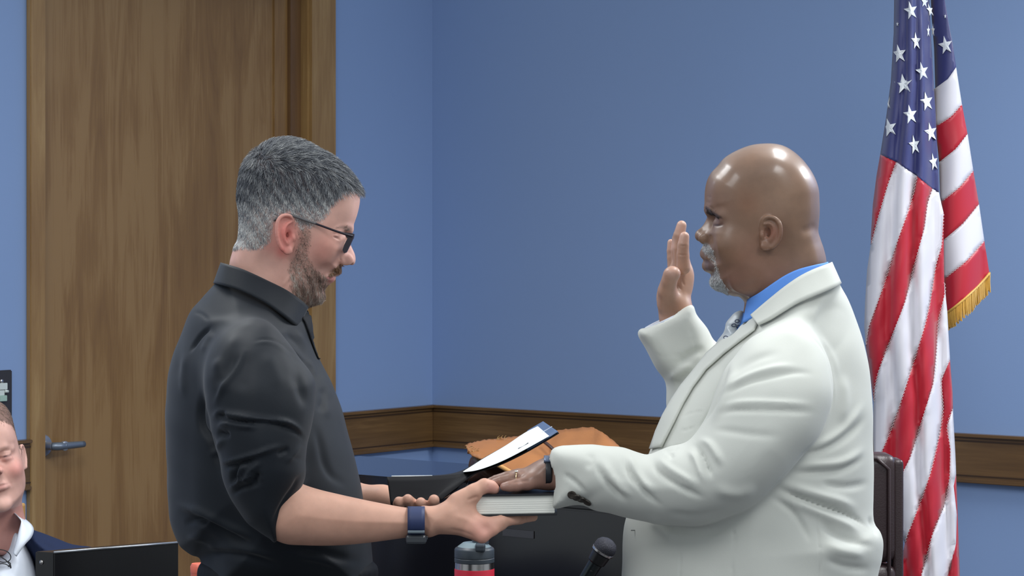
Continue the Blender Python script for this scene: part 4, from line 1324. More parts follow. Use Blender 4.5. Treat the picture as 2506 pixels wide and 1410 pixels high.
# blue shirt under the jacket
SR = Field(Y2)
SR.prof([(2026, 652), (2000, 654), (1960, 664), (1922, 680), (1890, 702), (1862, 722), (1836, 738), (1826, 752), (1812, 775), (1795, 800), (1772, 830), (1748, 862), (1720, 920), (1690, 1000), (1900, 1050), (2060, 900), (2040, 700)],
        R=[(2025, 670, .075), (1832, 738, .04), (1812, 775, .022), (1790, 805, .015), (1760, 850, .015), (1730, 905, .02), (1850, 760, .06), (1900, 700, .1)], W=[(2020, 680, .070), (1900, 720, .079), (1850, 750, .072), (1820, 800, .066), (1780, 860, .08), (1900, 900, .12)], kc=.02, step=3)
V, Q = nets(SR.ev, *SR.bounds(), .0045)
shirtR = mesh_obj('shirt', smooth_mesh(V, Q, 2), Q, M_blue, personR)
collar('shirt_collar', [(2025, 641, 0), (2022, 642, -.04), (2010, 645, -.068), (1988, 650, -.080), (1952, 660, -.0845), (1920, 675, -.0855), (1888, 696, -.084), (1860, 716, -.076), (1838, 729, -.052), (1830, 734, -.028)],
       [(2034, 672, 0), (2028, 674, -.045), (2016, 677, -.075), (1990, 686, -.088), (1956, 700, -.092), (1925, 716, -.0915), (1893, 738, -.089), (1862, 762, -.080), (1836, 782, -.064), (1818, 790, -.044)], Y2, M_blue, personR, .0022)
# jacket collar and lapel lying on the jacket
collar('jacket_collar', [(2034, 642, 0), (2032, 643, -.045), (2020, 648, -.078), (1988, 661, -.0925), (1956, 678, -.0975), (1920, 703, -.0985), (1888, 729, -.0965), (1862, 751, -.090), (1838, 772, -.080)],
       [(2057, 694, 0), (2056, 695, -.05), (2046, 702, -.088), (2016, 715, -.112), (1981, 729, -.124), (1949, 743, -.126), (1912, 765, -.126), (1884, 782, -.122), (1855, 795, -.112)], Y2, M_suit, personR, .004, m=6)
lap = patch('lapel', [(1839, 773), (1848, 784), (1856, 797), (1850, 811), (1816, 837), (1777, 867), (1732, 907), (1699, 951), (1676, 990), (1654, 1035), (1632, 1079), (1624, 1095), (1596, 1101), (1611, 1058), (1628, 1019), (1650, 980), (1672, 947), (1700, 913), (1734, 869), (1768, 839), (1797, 815), (1816, 794)],
            bvhJ, .006, .003, M_suit, personR, step=5, sm=False, n=1, near=3.735)
# the tie
M_tie = mat_basic('silver_tie_silk', srgb(168, 176, 182), rough=.4, spec=.6, sheen=.3, noise=(70, .12))
M_tie2 = mat_basic('tie_pattern_thread', srgb(60, 68, 92), rough=.5)
TI = Field(Y2)
TI.prof([(1818, 762), (1800, 764), (1786, 778), (1776, 792), (1779, 806), (1796, 812), (1812, 808), (1822, 790)], .022, .026, kc=.008, step=1.5)
TI.prof([(1781, 796), (1770, 815), (1755, 835), (1744, 858), (1728, 885), (1712, 915), (1730, 930), (1760, 905), (1786, 860), (1816, 812)], .045, .040, kc=.008, k=.003, step=1.5)
V, Q = nets(TI.ev, *TI.bounds(), .0022)
tie = mesh_obj('tie', smooth_mesh(V, Q, 2), Q, M_tie, personR)
bt = bvh_of(tie)
for i, (a, b) in enumerate([(1804, 786), (1808, 800), (1796, 796), (1765, 838), (1757, 852), (1776, 826), (1790, 836), (1780, 848), (1770, 866)]):
    th = .6
    e = [(a + 6 * math.cos(t + th) * .9, b + 3.6 * math.sin(t + th)) for t in np.linspace(0, 2 * math.pi, 9)[:-1]]
    ring = [cast(bt, x, y)[0] for x, y in e]
    if any(r is None for r in ring): continue
    ring = [np.array(r) - np.array([0, .0006, 0]) for r in ring]
    tube('tie_motif', ring + [ring[0]], .0008, M_tie2, tie, n=5, sub=2)
# cuff buttons
M_btn = mat_basic('dark_horn_button', srgb(62, 56, 50), rough=.35, noise=(200, .4))
for a, b in ((1400, 1210), (1412, 1216), (1424, 1221), (1438, 1228)):
    h_, n_ = cast(bvhJ, a, b)
    if h_ is None: continue
    Mb = Matrix.Translation(h_ + n_ * .0005) @ n_.to_track_quat('Z', 'Y').to_matrix().to_4x4()
    lathe('cuff_button', [(.0062, 0), (.0072, .0012), (.0070, .0026), (.0050, .0030), (.0035, .0022), (.001, .0022)], M_btn, Mb, personR, n=20)
h_, n_ = cast(bvhJ, 1553, 1298)
tube('buttonhole', [h_ + Vector((-.006, -.001, 0)), h_ + Vector((0, -.0012, 0)), h_ + Vector((.006, -.001, 0))], .0009, mat_basic('stitch_grey', srgb(120, 122, 120), rough=.8), personR, n=6)
# shirt cuff inside the raised sleeve
M_white = mat_basic('white_cotton', srgb(222, 228, 240), rough=.7)
cuffc = [(1641, 795, .185), (1634, 782, .185)]
def ring(px, py, dy, r, tilt, n=20, sq=1.0):
    """tilted ring of world points, plane normal in the picture plane at angle tilt"""
    c = at(px, py, Y2 + dy); ax = np.array([math.cos(tilt), 0, math.sin(tilt)]); u_ = np.array([-ax[2], 0, ax[0]]); v_ = np.array([0, 1, 0])
    return [c + u_ * r * math.cos(t) + v_ * r * math.sin(t) * sq for t in np.linspace(0, 2 * math.pi, n + 1)]
tlt = math.radians(115)
A_ = ring(1624, 781, .185, .0355, tlt, sq=.95); B_ = ring(1646, 826, .187, .031, tlt, sq=.95)
ruled('shirt_cuff', A_, B_, M_white, personR, m=3, thick=.0015, n=2)
# trousers, shoes
TRr = Field(Y2)
TRr.prof([(1520, 1560), (1520, 1700), (1600, 1760), (2080, 1760), (2140, 1700), (2140, 1560)], .2, .19, k=.02, kc=.05, step=4)
for s in (-.12, .12):
    TRr.chain([(1850, 1740, s, .13), (1845, 2250, s * 1.1, .09), (1860, 2880, s * 1.2, .075)], k=.03)
V, Q = nets(TRr.ev, *TRr.bounds(), .008)
mesh_obj('trousers', smooth_mesh(V, Q, 2), Q, M_suit, personR)
for s in (-.15, .15):
    S_ = Field(Y2); S_.chain([(1890, 2895, s, .045), (1800, 2893, s, .048), (1670, 2905, s, .038)], ks=.01)
    V, Q = nets(S_.ev, *S_.bounds(), .007); V[:, 2] = np.maximum(V[:, 2], .002)
    mesh_obj('shoe', V, Q, M_shoe, personR)
# ------------------------------------------------------------------ book and folder held between the two men
M_page = mat_basic('book_pages', srgb(232, 232, 224), rough=.8)
M_cover = mat_basic('black_book_cover', srgb(34, 35, 40), rough=.38, spec=.5, bump=('noise', 900, .2, .0004))
Yb0 = Y1 - .185
XL, XR = at(1146, 0, Yb0)[0], at(1359.5, 0, Yb0)[0]
ZT, ZB = at(0, 1212.5, Yb0)[2], at(0, 1259.5, Yb0)[2]
book = empty('book', ((XL + XR) / 2, Yb0 + .1, ZB), 'thick closed book with black cover and white page edges under the hand', 'book')
def slab(name, x0, x1, y0, y1, z0, z1, mat, parent, bevel=.001, tilt=0, seg=2):
    bm = bmesh.new(); bm_box(bm, ((x0 + x1) / 2, (y0 + y1) / 2, (z0 + z1) / 2), (x1 - x0, y1 - y0, z1 - z0))
    if bevel: bmesh.ops.bevel(bm, geom=list(bm.edges), offset=bevel, segments=seg, affect='EDGES')
    if tilt:
        bmesh.ops.rotate(bm, cent=(x1, y0, z0), matrix=Matrix.Rotation(tilt, 3, 'Y'), verts=bm.verts)
    return bm_obj(name, bm, mat, parent)
TI_ = math.radians(-1.0)
slab('page_block', XL + .006, XR - .001, Yb0 + .004, Yb0 + .214, ZB + .0016, ZT - .0004, M_page, book, .0008, TI_)
for i in range(6):
    z = ZB + .0035 + i * .0034 + random.uniform(-.0006, .0006)
    slab('page_ridge', XL + .007, XR - .0015, Yb0 + .0037, Yb0 + .006, z, z + .0012, M_page, book, 0, TI_)
slab('cover', XL - .004, XR + .003, Yb0 - .001, Yb0 + .218, ZT, ZT + .0030, M_cover, book, .0012, TI_)
slab('cover', XL - .004, XR + .003, Yb0 - .001, Yb0 + .218, ZB - .0014, ZB + .0014, M_cover, book, .001, TI_)
slab('spine', XL - .006, XL - .001, Yb0 - .001, Yb0 + .218, ZB - .001, ZT + .003, M_cover, book, .002, TI_)

# folder: dark front leaf, and a back leaf with the sheet curving up
M_fold = mat_basic('black_folder', srgb(22, 22, 26), rough=.6, spec=.2)
M_foldb = mat_basic('blue_folder_lining', srgb(72, 96, 132), rough=.6)
M_paper = mat_basic('white_paper', srgb(238, 244, 246), rough=.7)
folder = empty('folder', at(1060, 1235, 3.94), 'open dark folder with blue lining and white sheet held in the left hand', 'folder')
def P_(px, py, Y): return at(px, py, Y)
Ya = 3.945
ruled('front_leaf', [P_(947, 1168, Ya + .03), P_(1000, 1168, Ya + .03), P_(1060, 1166, Ya + .03), P_(1110, 1163, Ya + .035), P_(1150, 1157, Ya + .04)],
      [P_(956, 1236, Ya), P_(1000, 1240, Ya), P_(1045, 1236, Ya), P_(1080, 1222, Ya), P_(1118, 1196, Ya)], M_fold, folder, m=6, thick=.0022)
# back leaf: ruled surface rising to the right, near edge lower in the picture, far edge higher
near = [(1080, 1224, 3.93), (1120, 1192, 3.93), (1165, 1158, 3.93), (1200, 1147, 3.93), (1240, 1131, 3.93), (1290, 1106, 3.93), (1330, 1083, 3.93), (1368, 1060, 3.93)]
farr = [(960, 1166, 4.14), (1010, 1166, 4.14), (1085, 1163, 4.14), (1132, 1152, 4.14), (1180, 1124, 4.14), (1240, 1090, 4.14), (1295, 1056, 4.14), (1329, 1034, 4.14)]
ruled('back_leaf', [P_(*p) for p in near], [P_(*p) for p in farr], M_fold, folder, m=6, thick=.0016)
def sheet(name, nr, fr, mat, lift, th=.0005):
    return ruled(name, [P_(a, b - lift, c) for a, b, c in nr], [P_(a, b - lift, c) for a, b, c in fr], mat, folder, m=6, thick=th)
sheet('lining', [(1290, 1104, 3.93), (1330, 1081, 3.93), (1366, 1058, 3.93)], [(1290, 1056, 4.14), (1310, 1044, 4.14), (1329, 1033, 4.14)], M_foldb, 1.5)
nr = [(1134, 1158, 3.925), (1165, 1154, 3.925), (1200, 1143, 3.925), (1240, 1126, 3.925), (1290, 1100, 3.925), (1344, 1070, 3.925)]
fr = [(1133, 1157, 4.12), (1155, 1143, 4.12), (1185, 1124, 4.12), (1238, 1093, 4.12), (1283, 1063, 4.12), (1316, 1046, 4.12)]
sheet('paper_sheet', nr, fr, M_paper, 2.5)
ruled('paper_sheet', [P_(1112, 1206, 3.90), P_(1140, 1202, 3.90), P_(1168, 1192, 3.90)], [P_(1118, 1203, 3.96), P_(1144, 1192, 3.96), P_(1170, 1184, 3.96)], M_paper, folder, m=2, thick=.0005)
ruled('paper_edge', [P_(958, 1167, 3.93), P_(1000, 1166.5, 3.93), P_(1058, 1164.5, 3.93)], [P_(958, 1164.5, 3.93), P_(1000, 1164, 3.93), P_(1058, 1163.6, 3.93)], M_paper, folder, m=1, thick=.002)
M_ink = mat_basic('printed_ink', srgb(70, 76, 84), rough=.7)
ruled('printed_line', [P_(1268, 1097, 3.972), P_(1280, 1092, 3.972), P_(1293, 1083, 3.972)], [P_(1268, 1100, 3.97), P_(1279, 1095, 3.97), P_(1293, 1085.6, 3.97)], M_ink, folder, m=1, thick=.0004)
tube('corner_cord', [P_(1326, 1058, 3.99), P_(1338, 1052, 3.99), P_(1351, 1044, 3.99)], .0006, M_white, folder, n=6)

# ------------------------------------------------------------------ watch, ring, glasses
M_band = mat_basic('navy_watch_band', srgb(44, 56, 96), rough=.55)
M_case = mat_basic('dark_watch_case', srgb(50, 54, 60), rough=.25, spec=.7)
watch = empty('wrist_watch', at(1018, 1275, Y1 - .2), 'smart watch on navy blue band around the wrist near the book', 'watch')
def band(name, field_off, a0, a1, cx, cy, cdy, ry, rd, mat, parent, wpx, Y0, tilt=0.0, n=40, thick=.0022):
    """closed strap round a wrist whose axis runs along x"""
    A = []; B = []
    for t in np.linspace(a0, a1, n):
        vv = cy + ry * math.cos(t); dd = cdy + rd * math.sin(t)
        A.append(at(cx - wpx / 2 + tilt * math.cos(t), vv, Y0 + dd)); B.append(at(cx + wpx / 2 + tilt * math.cos(t), vv, Y0 + dd))
    return ruled(name, A, B, mat, parent, m=4, thick=thick, n=1)
band('band', 0, 0, 2 * math.pi, 1018.5, 1277.5, -.192, 36.5, .0315, M_band, watch, 42, Y1)
bm = bmesh.new(); c = at(1019, 1318, Y1 - .200)
bm_box(bm, c, (.0330, .036, .0155), bevel=.0045)
bm_obj('case', bm, M_case, watch, smooth=False)
bm = bmesh.new(); bm_box(bm, at(1019, 1327, Y1 - .200), (.028, .031, .003), bevel=.001); bm_obj('screen', bm, mat_basic('watch_glass', srgb(18, 20, 24), rough=.1), watch)
bm = bmesh.new(); bm_box(bm, at(1018.5, 1302, Y1 - .2225), (.027, .004, .005), bevel=.0015); bm_obj('lug', bm, mat_basic('grey_metal_lug', srgb(120, 132, 140), rough=.4, metal=.6), watch)
bm = bmesh.new(); bm_box(bm, at(1044.5, 1316, Y1 - .205), (.003, .008, .006), bevel=.001); bm_obj('crown', bm, M_case, watch)

watch2 = empty('wrist_watch', at(1345, 1150, Y2 - .15), 'dark watch with grey-blue case edge half hidden under the pale cuff', 'watch')
band('band', 0, 0, 2 * math.pi, 1343, 1158, -.151, 37, .0325, M_cover, watch2, 15, Y2)
band('case', 0, math.pi - .7, math.pi + .8, 1341, 1158, -.151, 39.5, .0345, mat_basic('blue_grey_metal', srgb(104, 116, 140), rough=.35, metal=.5), watch2, 20, Y2, n=14, thick=.005)

ring_o = empty('finger_ring', at(1262, 1163, Y2 - .16), 'gold ring with bright top on the hand on the book', 'ring')
M_gold = mat_basic('pale_gold', srgb(228, 200, 160), rough=.2, metal=1)
rc = at(1262.5, 1172, Y2 - .159)
tube('band', [rc + np.array([.0005 * math.cos(t), .0122 * math.sin(t), .0122 * math.cos(t)]) for t in np.linspace(0, 2 * math.pi, 21)], .0013, M_gold, ring_o, n=8, sub=1)
bm = bmesh.new(); bm_box(bm, rc + np.array([.0006, -.006, .0118]), (.0052, .006, .0026), bevel=.0008, M=Matrix.Rotation(math.radians(-25), 4, 'X'))
bm_obj('stone', bm, mat_basic('bright_stone', srgb(245, 245, 240), rough=.08, metal=.6), ring_o)

gl = empty('eyeglasses', at(830, 580, Y1), 'dark rimmed eyeglasses worn by the man in black, grey temple tips', 'eyeglasses')
M_gl = mat_basic('dark_plastic_frame', srgb(34, 26, 38), rough=.22, spec=.6)
M_gl2 = mat_basic('grey_temple_tip', srgb(92, 90, 92), rough=.5)
M_lens = mat_basic('lens_glass', srgb(250, 250, 252), rough=.02, trans=1.0, spec=.5)
def G(px, py, dy): return at(px, py, Y1 + dy)
for s in (-1, 1):
    def Gs(px, py, dy): return G(px, py, s * dy)
    # temple: hinge to ear
    tube('temple', [Gs(862, 578, .0665), Gs(848, 574, .0695), Gs(820, 565, .0735), Gs(790, 554, .0755), Gs(772, 547.5, .0765)], [.0026, .0022, .0019, .0018, .0018], M_gl, gl, n=10)
    tube('temple_tip', [Gs(772, 547.5, .0765), Gs(750, 540, .0785), Gs(724, 530.5, .0815), Gs(706, 525, .0805), Gs(688, 528, .0785), Gs(670, 540, .0765)], [.0019, .0022, .0025, .0024, .0022, .0016], M_gl2, gl, n=10)
    # rim: closed loop in the tilted lens plane, from brow bar (863,575) down to (844,620)
    loop = []
    for t in np.linspace(0, 2 * math.pi, 29):
        w_ = math.copysign(abs(math.cos(t)) ** .7, math.cos(t)); h_ = math.copysign(abs(math.sin(t)) ** .7, math.sin(t))
        dyy = .0350 + .0275 * w_
        up = .5 + .5 * h_
        wrap = -6.0 * ((dyy - .005) / .06) ** 2
        loop.append(Gs(844 + 21 * up + wrap + 1, 617 - 40 * up, dyy))
    tube('rim', loop, .0017, M_gl, gl, n=8, sub=1)
    ctr = np.mean(loop[:-1], axis=0)
    vs = [ctr] + loop[:-1]
    o = mesh_obj('lens', vs, [(0, i, i % 28 + 1) for i in range(1, 29)] if False else [(0, i, (i % 28) + 1) for i in range(1, 29)], M_lens, gl)
    md = o.modifiers.new('t', 'SOLIDIFY'); md.thickness = .001
    # wide end piece seen from the side
    ep = [(868, 573), (862, 571), (845, 568.5), (847, 577), (852, 584), (844, 600), (840, 612), (844, 620), (849, 618), (858, 600), (866, 582)]
    e1 = [Gs(a, b, .0625) for a, b in ep]; e2 = [Gs(a - 2, b, .0665) for a, b in ep]
    n_ = len(ep)
    fs = [tuple(range(n_)), tuple(range(2 * n_ - 1, n_ - 1, -1))] + [(i, (i + 1) % n_, n_ + (i + 1) % n_, n_ + i) for i in range(n_)]
    o = mesh_obj('end_piece', e1 + e2, fs, M_gl, gl, smooth=False)
    bm = bmesh.new(); bm.from_mesh(o.data); bmesh.ops.recalc_face_normals(bm, faces=bm.faces); bm.to_mesh(o.data); bm.free()
tube('bridge', [G(862, 585, -.009), G(864, 582, 0), G(862, 585, .009)], .0018, M_gl, gl, n=8)
tube('nose_pad', [G(855, 592, -.0105), G(852, 600, -.0125)], .0016, M_gl2, gl, n=8, sub=1)
tube('nose_pad', [G(855, 592, .0105), G(852, 600, .0125)], .0016, M_gl2, gl, n=8, sub=1)
# ------------------------------------------------------------------ flag on its pole
M_red = mat_basic('flag_red_nylon', srgb(180, 26, 46), rough=.42, spec=.5, sheen=.2)
M_wht = mat_basic('flag_white_nylon', srgb(216, 214, 222), rough=.45, spec=.5, sheen=.2)
M_nav = mat_basic('flag_navy_nylon', srgb(50, 54, 108), rough=.45, spec=.5, sheen=.2)
M_fr = mat_basic('gold_fringe_thread', srgb(206, 160, 66), rough=.4, spec=.6, sheen=.3)
M_star = mat_basic('star_embroidery', srgb(228, 232, 236), rough=.6)
M_thread = mat_basic('seam_thread', srgb(236, 214, 216), rough=.7)
Yf = 6.2
flag = empty('flag', at(2240, 0, Yf), 'indoor flag with stars and red and white stripes, gold fringe, furled on pole', 'flag')
FR = [  # vertical folds of the front panel as (x at top y=0, x at y=700, x at y=1410, depth gain, width)
]
def yfront(px, py):
    """depth of the hanging cloth, metres"""
    t = np.clip((py + 150) / 1600, 0, 1.2)
    L = np.interp(py, [-170, 0, 200, 378, 500, 580, 660, 800, 850, 985, 1140, 1240, 1440, 1640], [2193, 2188, 2180, 2154, 2136, 2131, 2122, 2115, 2119, 2138, 2130, 2150, 2185, 2200])
    Rr = np.interp(py, [-170, 0, 280, 471, 690, 880, 1160, 1410, 1640], [2268, 2274, 2290, 2298, 2311, 2325, 2340, 2349, 2352])
    s = np.clip((px - L) / (Rr - L), 0, 1)
    d = -.085 * np.sin(np.pi * s) ** .8
    d += .016 * np.sin(6.5 * np.pi * s + 1.2 + 2.0 * t) * np.clip(.5 + t, 0, 1)
    d += .008 * np.sin(13 * np.pi * s + 5 * t) * t
    d += .0022 * np.sin(px * .11 + py * .045) * np.sin(py * .021 + px * .03)
    return Yf + d
def yright(px, py):
    s = (px - (2276 + .035 * py)) / 110.0
    d = .02 - .05 * np.sin(np.pi * np.clip(s * .9 + .1, 0, 1)) + .004 * np.sin(py * .02 + px * .06)
    return Yf + .035 + d
def cloth(name, poly, yf, mat, off=0.0, step=9, thick=.0012, parent=flag, n=1):
    P = np.asarray(poly, float)
    # densify straight edges
    out = []
    for a, b in zip(P, np.roll(P, -1, 0)):
        k = max(1, int(np.hypot(*(b - a)) / step))
        for i in range(k): out.append(a + (b - a) * i / k)
    P = np.array(out)
    x0, y0 = P.min(0); x1, y1 = P.max(0)
    X, Y = np.meshgrid(np.arange(x0, x1, step), np.arange(y0, y1, step))
    d = poly_sdf(P, X, Y)
    I = np.stack([X[d < -step * .5], Y[d < -step * .5]], 1)
    pts = [Vector(p) for p in P] + [Vector(p) for p in I]
    vs, es, fs, *_ = delaunay_2d_cdt(pts, [(i, (i + 1) % len(P)) for i in range(len(P))], [], 1, 1e-4)
    V3 = [at(v.x, v.y, float(yf(v.x, v.y)) - off) for v in vs]
    bm = bmesh.new(); bv = [bm.verts.new(v) for v in V3]
    for f_ in fs:
        try: bm.faces.new([bv[i] for i in f_])
        except ValueError: pass
    bmesh.ops.recalc_face_normals(bm, faces=bm.faces)
    bm.normal_update()
    if sum(f_.normal.y for f_ in bm.faces) > 0: bmesh.ops.reverse_faces(bm, faces=bm.faces)
    o = bm_obj(name, bm, mat, parent, smooth=True)
    md = o.modifiers.new('t', 'SOLIDIFY'); md.thickness = thick; md.offset = -1
    return o
z5 = lambda pts: [(2080 + a / 2.014, b / 2.014) for a, b in pts]          # from the 2080,0 crop
z6 = lambda pts: [(2080 + a / 1.855, 650 + b / 1.855) for a, b in pts]    # from the 2080,650 crop
# front panel: canton
canton = [(2193, -170), (2188, 0), (2187, 80), (2180, 200), (2168, 290), (2154, 378), (2194, 397), (2244, 431), (2282, 462), (2298, 471), (2297, 430), (2294, 380), (2290, 280), (2285, 200), (2278, 80), (2274, 0), (2268, -170)]
cloth('canton', canton, yfront, M_nav, step=5)
c_left = [(2154, 378), (2145, 430), (2136, 500), (2131, 580)]
# stripe boundary lines on the front panel, top to bottom
b1 = [(2194, 397), (2174, 450), (2150, 530), (2131, 600)]
b2 = [(2244, 431), (2228, 500), (2196, 590), (2162, 700), (2126, 800), (2119, 850)]
b3 = [(2282, 462), (2270, 500), (2262, 560), (2240, 640), (2215, 740), (2180, 830), (2150, 910), (2141, 950), (2138, 985)]
b4 = [(2309, 520), (2304, 600), (2290, 650), (2276, 740), (2262, 800), (2225, 920), (2185, 1040), (2158, 1105), (2140, 1140)]
b5 = [(2311, 690), (2312, 720), (2296, 790), (2292, 860), (2284, 940), (2256, 1030), (2228, 1120), (2208, 1160), (2190, 1200)]
b6 = [(2325, 880), (2304, 930), (2308, 1000), (2300, 1060), (2276, 1160), (2240, 1260), (2222, 1305), (2214, 1330)]
b7 = [(2332, 1000), (2318, 1045), (2326, 1100), (2324, 1170), (2310, 1240), (2282, 1310), (2255, 1410), (2230, 1480), (2200, 1560)]
b8 = [(2340, 1160), (2334, 1190), (2342, 1260), (2340, 1330), (2320, 1410), (2300, 1500), (2280, 1600)]
Ledge = [(2131, 580), (2122, 660), (2117, 740), (2115, 800), (2119, 850), (2130, 920), (2138, 985), (2136, 1060), (2130, 1140), (2150, 1240), (2170, 1340), (2185, 1440), (2190, 1560)]
Redge = [(2298, 471), (2304, 500), (2309, 560), (2311, 690), (2318, 760), (2325, 880), (2331, 960), (2332, 1040), (2338, 1110), (2340, 1160), (2344, 1260), (2349, 1410), (2352, 1600)]
def stripe(name, poly, mat): return cloth(name, poly, yfront, mat)
def Lpart(y0, y1): return [p for p in Ledge if y0 < p[1] < y1]
def Rpart(y0, y1): return [p for p in Redge if y0 < p[1] < y1]
stripe('red_stripe', [(2154, 378), *b1, *reversed([p for p in c_left[1:]])], M_red)
stripe('white_stripe', [(2194, 397), *b2[:1], *b2[1:], *reversed(Lpart(605, 845)), *reversed(b1)][0:], M_wht)
stripe('red_stripe', [*b2, *Lpart(855, 980), b3[-1], *reversed(b3[:-1])], M_red)
stripe('white_stripe', [*b3, *Lpart(990, 1138), *reversed(b4), (2304, 500), (2298, 471)], M_wht)
stripe('red_stripe', [*b4, (2150, 1200), *reversed(b5), (2309, 560)], M_red)
stripe('white_stripe', [*b5, (2200, 1290), *reversed(b6), (2318, 760)], M_wht)
stripe('red_stripe', [*b6, (2195, 1440), (2185, 1560), *reversed(b7), (2331, 960)], M_red)
stripe('white_stripe', [*b7, (2200, 1640), *reversed(b8), (2338, 1110)], M_wht)
stripe('red_stripe', [*b8, (2290, 1640), (2352, 1640), (2349, 1410), (2344, 1260)], M_red)
# right-hand panel behind the fold
rL = lambda y: 2284 + .04 * y if y < 471 else 2298 + (y - 471) * .07
rt = [(2270, -170), (2310, -170), (2312, 0), (2322, 60), (2332, 110), (2341, 169), (2320, 198), (2289, 223), (2286, 120), (2280, 40)]
cloth('canton', rt, yright, M_nav)
bl = [(2291, 216), (2294, 307), (2303, 395), (2306, 492), (2311, 588), (2314, 680), (2316, 770)]
br = [(2340, 165), (2354, 255), (2368, 328), (2382, 418), (2396, 500), (2409, 590), (2422, 672)]
mid = [((a[0] + b[0]) / 2 + 4, (a[1] + b[1]) / 2 + 3) for a, b in zip(bl, br)]
for i in range(6):
    cloth('white_stripe' if i % 2 == 0 else 'red_stripe', [(bl[i][0] - 5, bl[i][1] + 2), mid[i], br[i], br[i + 1], mid[i + 1], (bl[i + 1][0] - 5, bl[i + 1][1] + 2)], yright, M_wht if i % 2 == 0 else M_red, off=.0018)
# seams: zig-zag thread along the stripe boundaries
def seam(line, yf):
    P = catmull(line, 5)
    pts = []; w = 1.8
    L = np.concatenate([[0], np.cumsum(np.hypot(*np.diff(P, axis=0).T))])
    for k, s in enumerate(np.arange(2, L[-1] - 2, 4.0)):
        x = np.interp(s, L, P[:, 0]); y = np.interp(s, L, P[:, 1])
        x += w if k % 2 else -w
        pts.append(at(x, y, float(yf(x, y)) - .0034))
    if len(pts) > 3: tube('seam_stitching', pts, .0007, M_thread, flag, n=4, sub=1)
for b in (b1, b2, b3, b4, b5, b6, b7): seam(b, yfront)
for i in range(1, 6): seam([bl[i], mid[i], br[i]], yright)
# stars (raised embroidery)
def star(cx, cy, w, h, rot, yf, clip=None, skew=0.0):
    pts = []
    for k in range(10):
        r = 1.0 if k % 2 == 0 else .40
        a = math.radians(-90 + 36 * k + rot)
        x = r * math.cos(a) * w / 2; y = r * math.sin(a) * h / 2
        px_ = cx + x + skew * y
        if yf is yfront: px_ = max(px_, np.interp(cy + y, [0, 200, 378], [2188, 2180, 2154]) + 3)
        pts.append((px_, cy + y))
    ctr = at(cx, cy, float(yf(cx, cy)) - .0066)
    mid = [((x + cx) / 2, (y + cy) / 2) for x, y in pts]
    vs = [ctr] + [at(x, y, float(yf(x, y)) - .0050) for x, y in pts] + [at(x, y, float(yf(x, y)) + .0002) for x, y in pts] + [at(x, y, float(yf(x, y)) - .0058) for x, y in mid]
    fs = [(0, 21 + (k + 1) % 10, 21 + k) for k in range(10)] + [(21 + k, 21 + (k + 1) % 10, 1 + (k + 1) % 10, 1 + k) for k in range(10)]
    fs += [(1 + k, 1 + (k + 1) % 10, 11 + (k + 1) % 10, 11 + k) for k in range(10)]
    mesh_obj('star', vs, fs, M_star, flag, smooth=False)
for s in [(2229, 26, 35, 48, -8, .1), (2263, 5, 18, 30, 5, .0), (2276, 25, 16, 34, 0, .3), (2242, 101, 24, 46, 0, .1), (2200, 132, 38, 48, -6, .1), (2272, 76, 8, 34, 0, 0), (2257, 175, 33, 48, -8, .1), (2211, 206, 47, 52, -6, .05),
          (2268, 249, 33, 50, -8, .1), (2228, 281, 36, 50, -6, .1), (2176, 313, 40, 48, -10, .1), (2278, 324, 32, 50, -8, .1), (2238, 355, 28, 50, -6, .1), (2285, 397, 22, 46, -8, .1), (2196, 59, 7, 12, 0, 0), (2172, 252, 8, 34, 0, .3)]:
    star(*s[:5], yfront, skew=s[5])
star(2314, 111, 37, 48, -10, yright, skew=.05)
star(2283, 75, 10, 34, 0, yright)
star(2313, 40, 6, 12, 0, yright)
# fringe on the fly edge of the right-hand panel
fr = []
fpts = [(2316, 770), (2340, 752), (2370, 726), (2400, 697), (2422, 672)]
Pf = catmull(fpts, 14)
bm = bmesh.new()
for k, (x, y) in enumerate(Pf):
    for j in range(2):
        xx = x + random.uniform(-1.5, 1.5) + j * .9; l = 44 + random.uniform(-4, 4); dx = (1 - k / len(Pf)) * 4 + random.uniform(-2, 2)
        Y_ = float(yright(x, y)) + .004 - .004 * j
        prev = None
        for i in range(5):
            t = i / 4
            c_ = at(xx + dx * t * t, y - 6 + l * t, Y_ - .003 * math.sin(t * 3))
            r_ = .0021 * (1 - .25 * t)
            ringv = [bm.verts.new((c_[0] + r_ * math.cos(a), c_[1] + r_ * math.sin(a), c_[2])) for a in (0, 1.57, 3.14, 4.71)]
            if prev: [bm.faces.new((prev[q], prev[(q + 1) % 4], ringv[(q + 1) % 4], ringv[q])) for q in range(4)]
            prev = ringv
o = bm_obj('fringe', bm, M_fr, flag); o['kind'] = 'stuff'
tube('fringe_heading', [at(x, y - 3, float(yright(x, y)) - .002) for x, y in fpts], .0035, M_fr, flag, n=8)
# pole and base
M_pole = mat_basic('varnished_oak_pole', srgb(150, 104, 56), rough=.3, coat=.4)
pb = at(2250, 0, Yf + .04)
lathe('pole', [(.0127, 0.02), (.0127, 2.62)], M_pole, Matrix.Translation((pb[0], pb[1], 0)), flag, n=20)
lathe('stand_base', [(.14, .001), (.15, .012), (.12, .035), (.05, .055), (.026, .07), (.024, .16), (.016, .165)], M_gold, Matrix.Translation((pb[0], pb[1], 0)), flag, n=40)
lathe('finial', [(.013, 2.6), (.022, 2.63), (.012, 2.65), (.02, 2.70), (.003, 2.78)], M_gold, Matrix.Translation((pb[0], pb[1], 0)), flag, n=20)

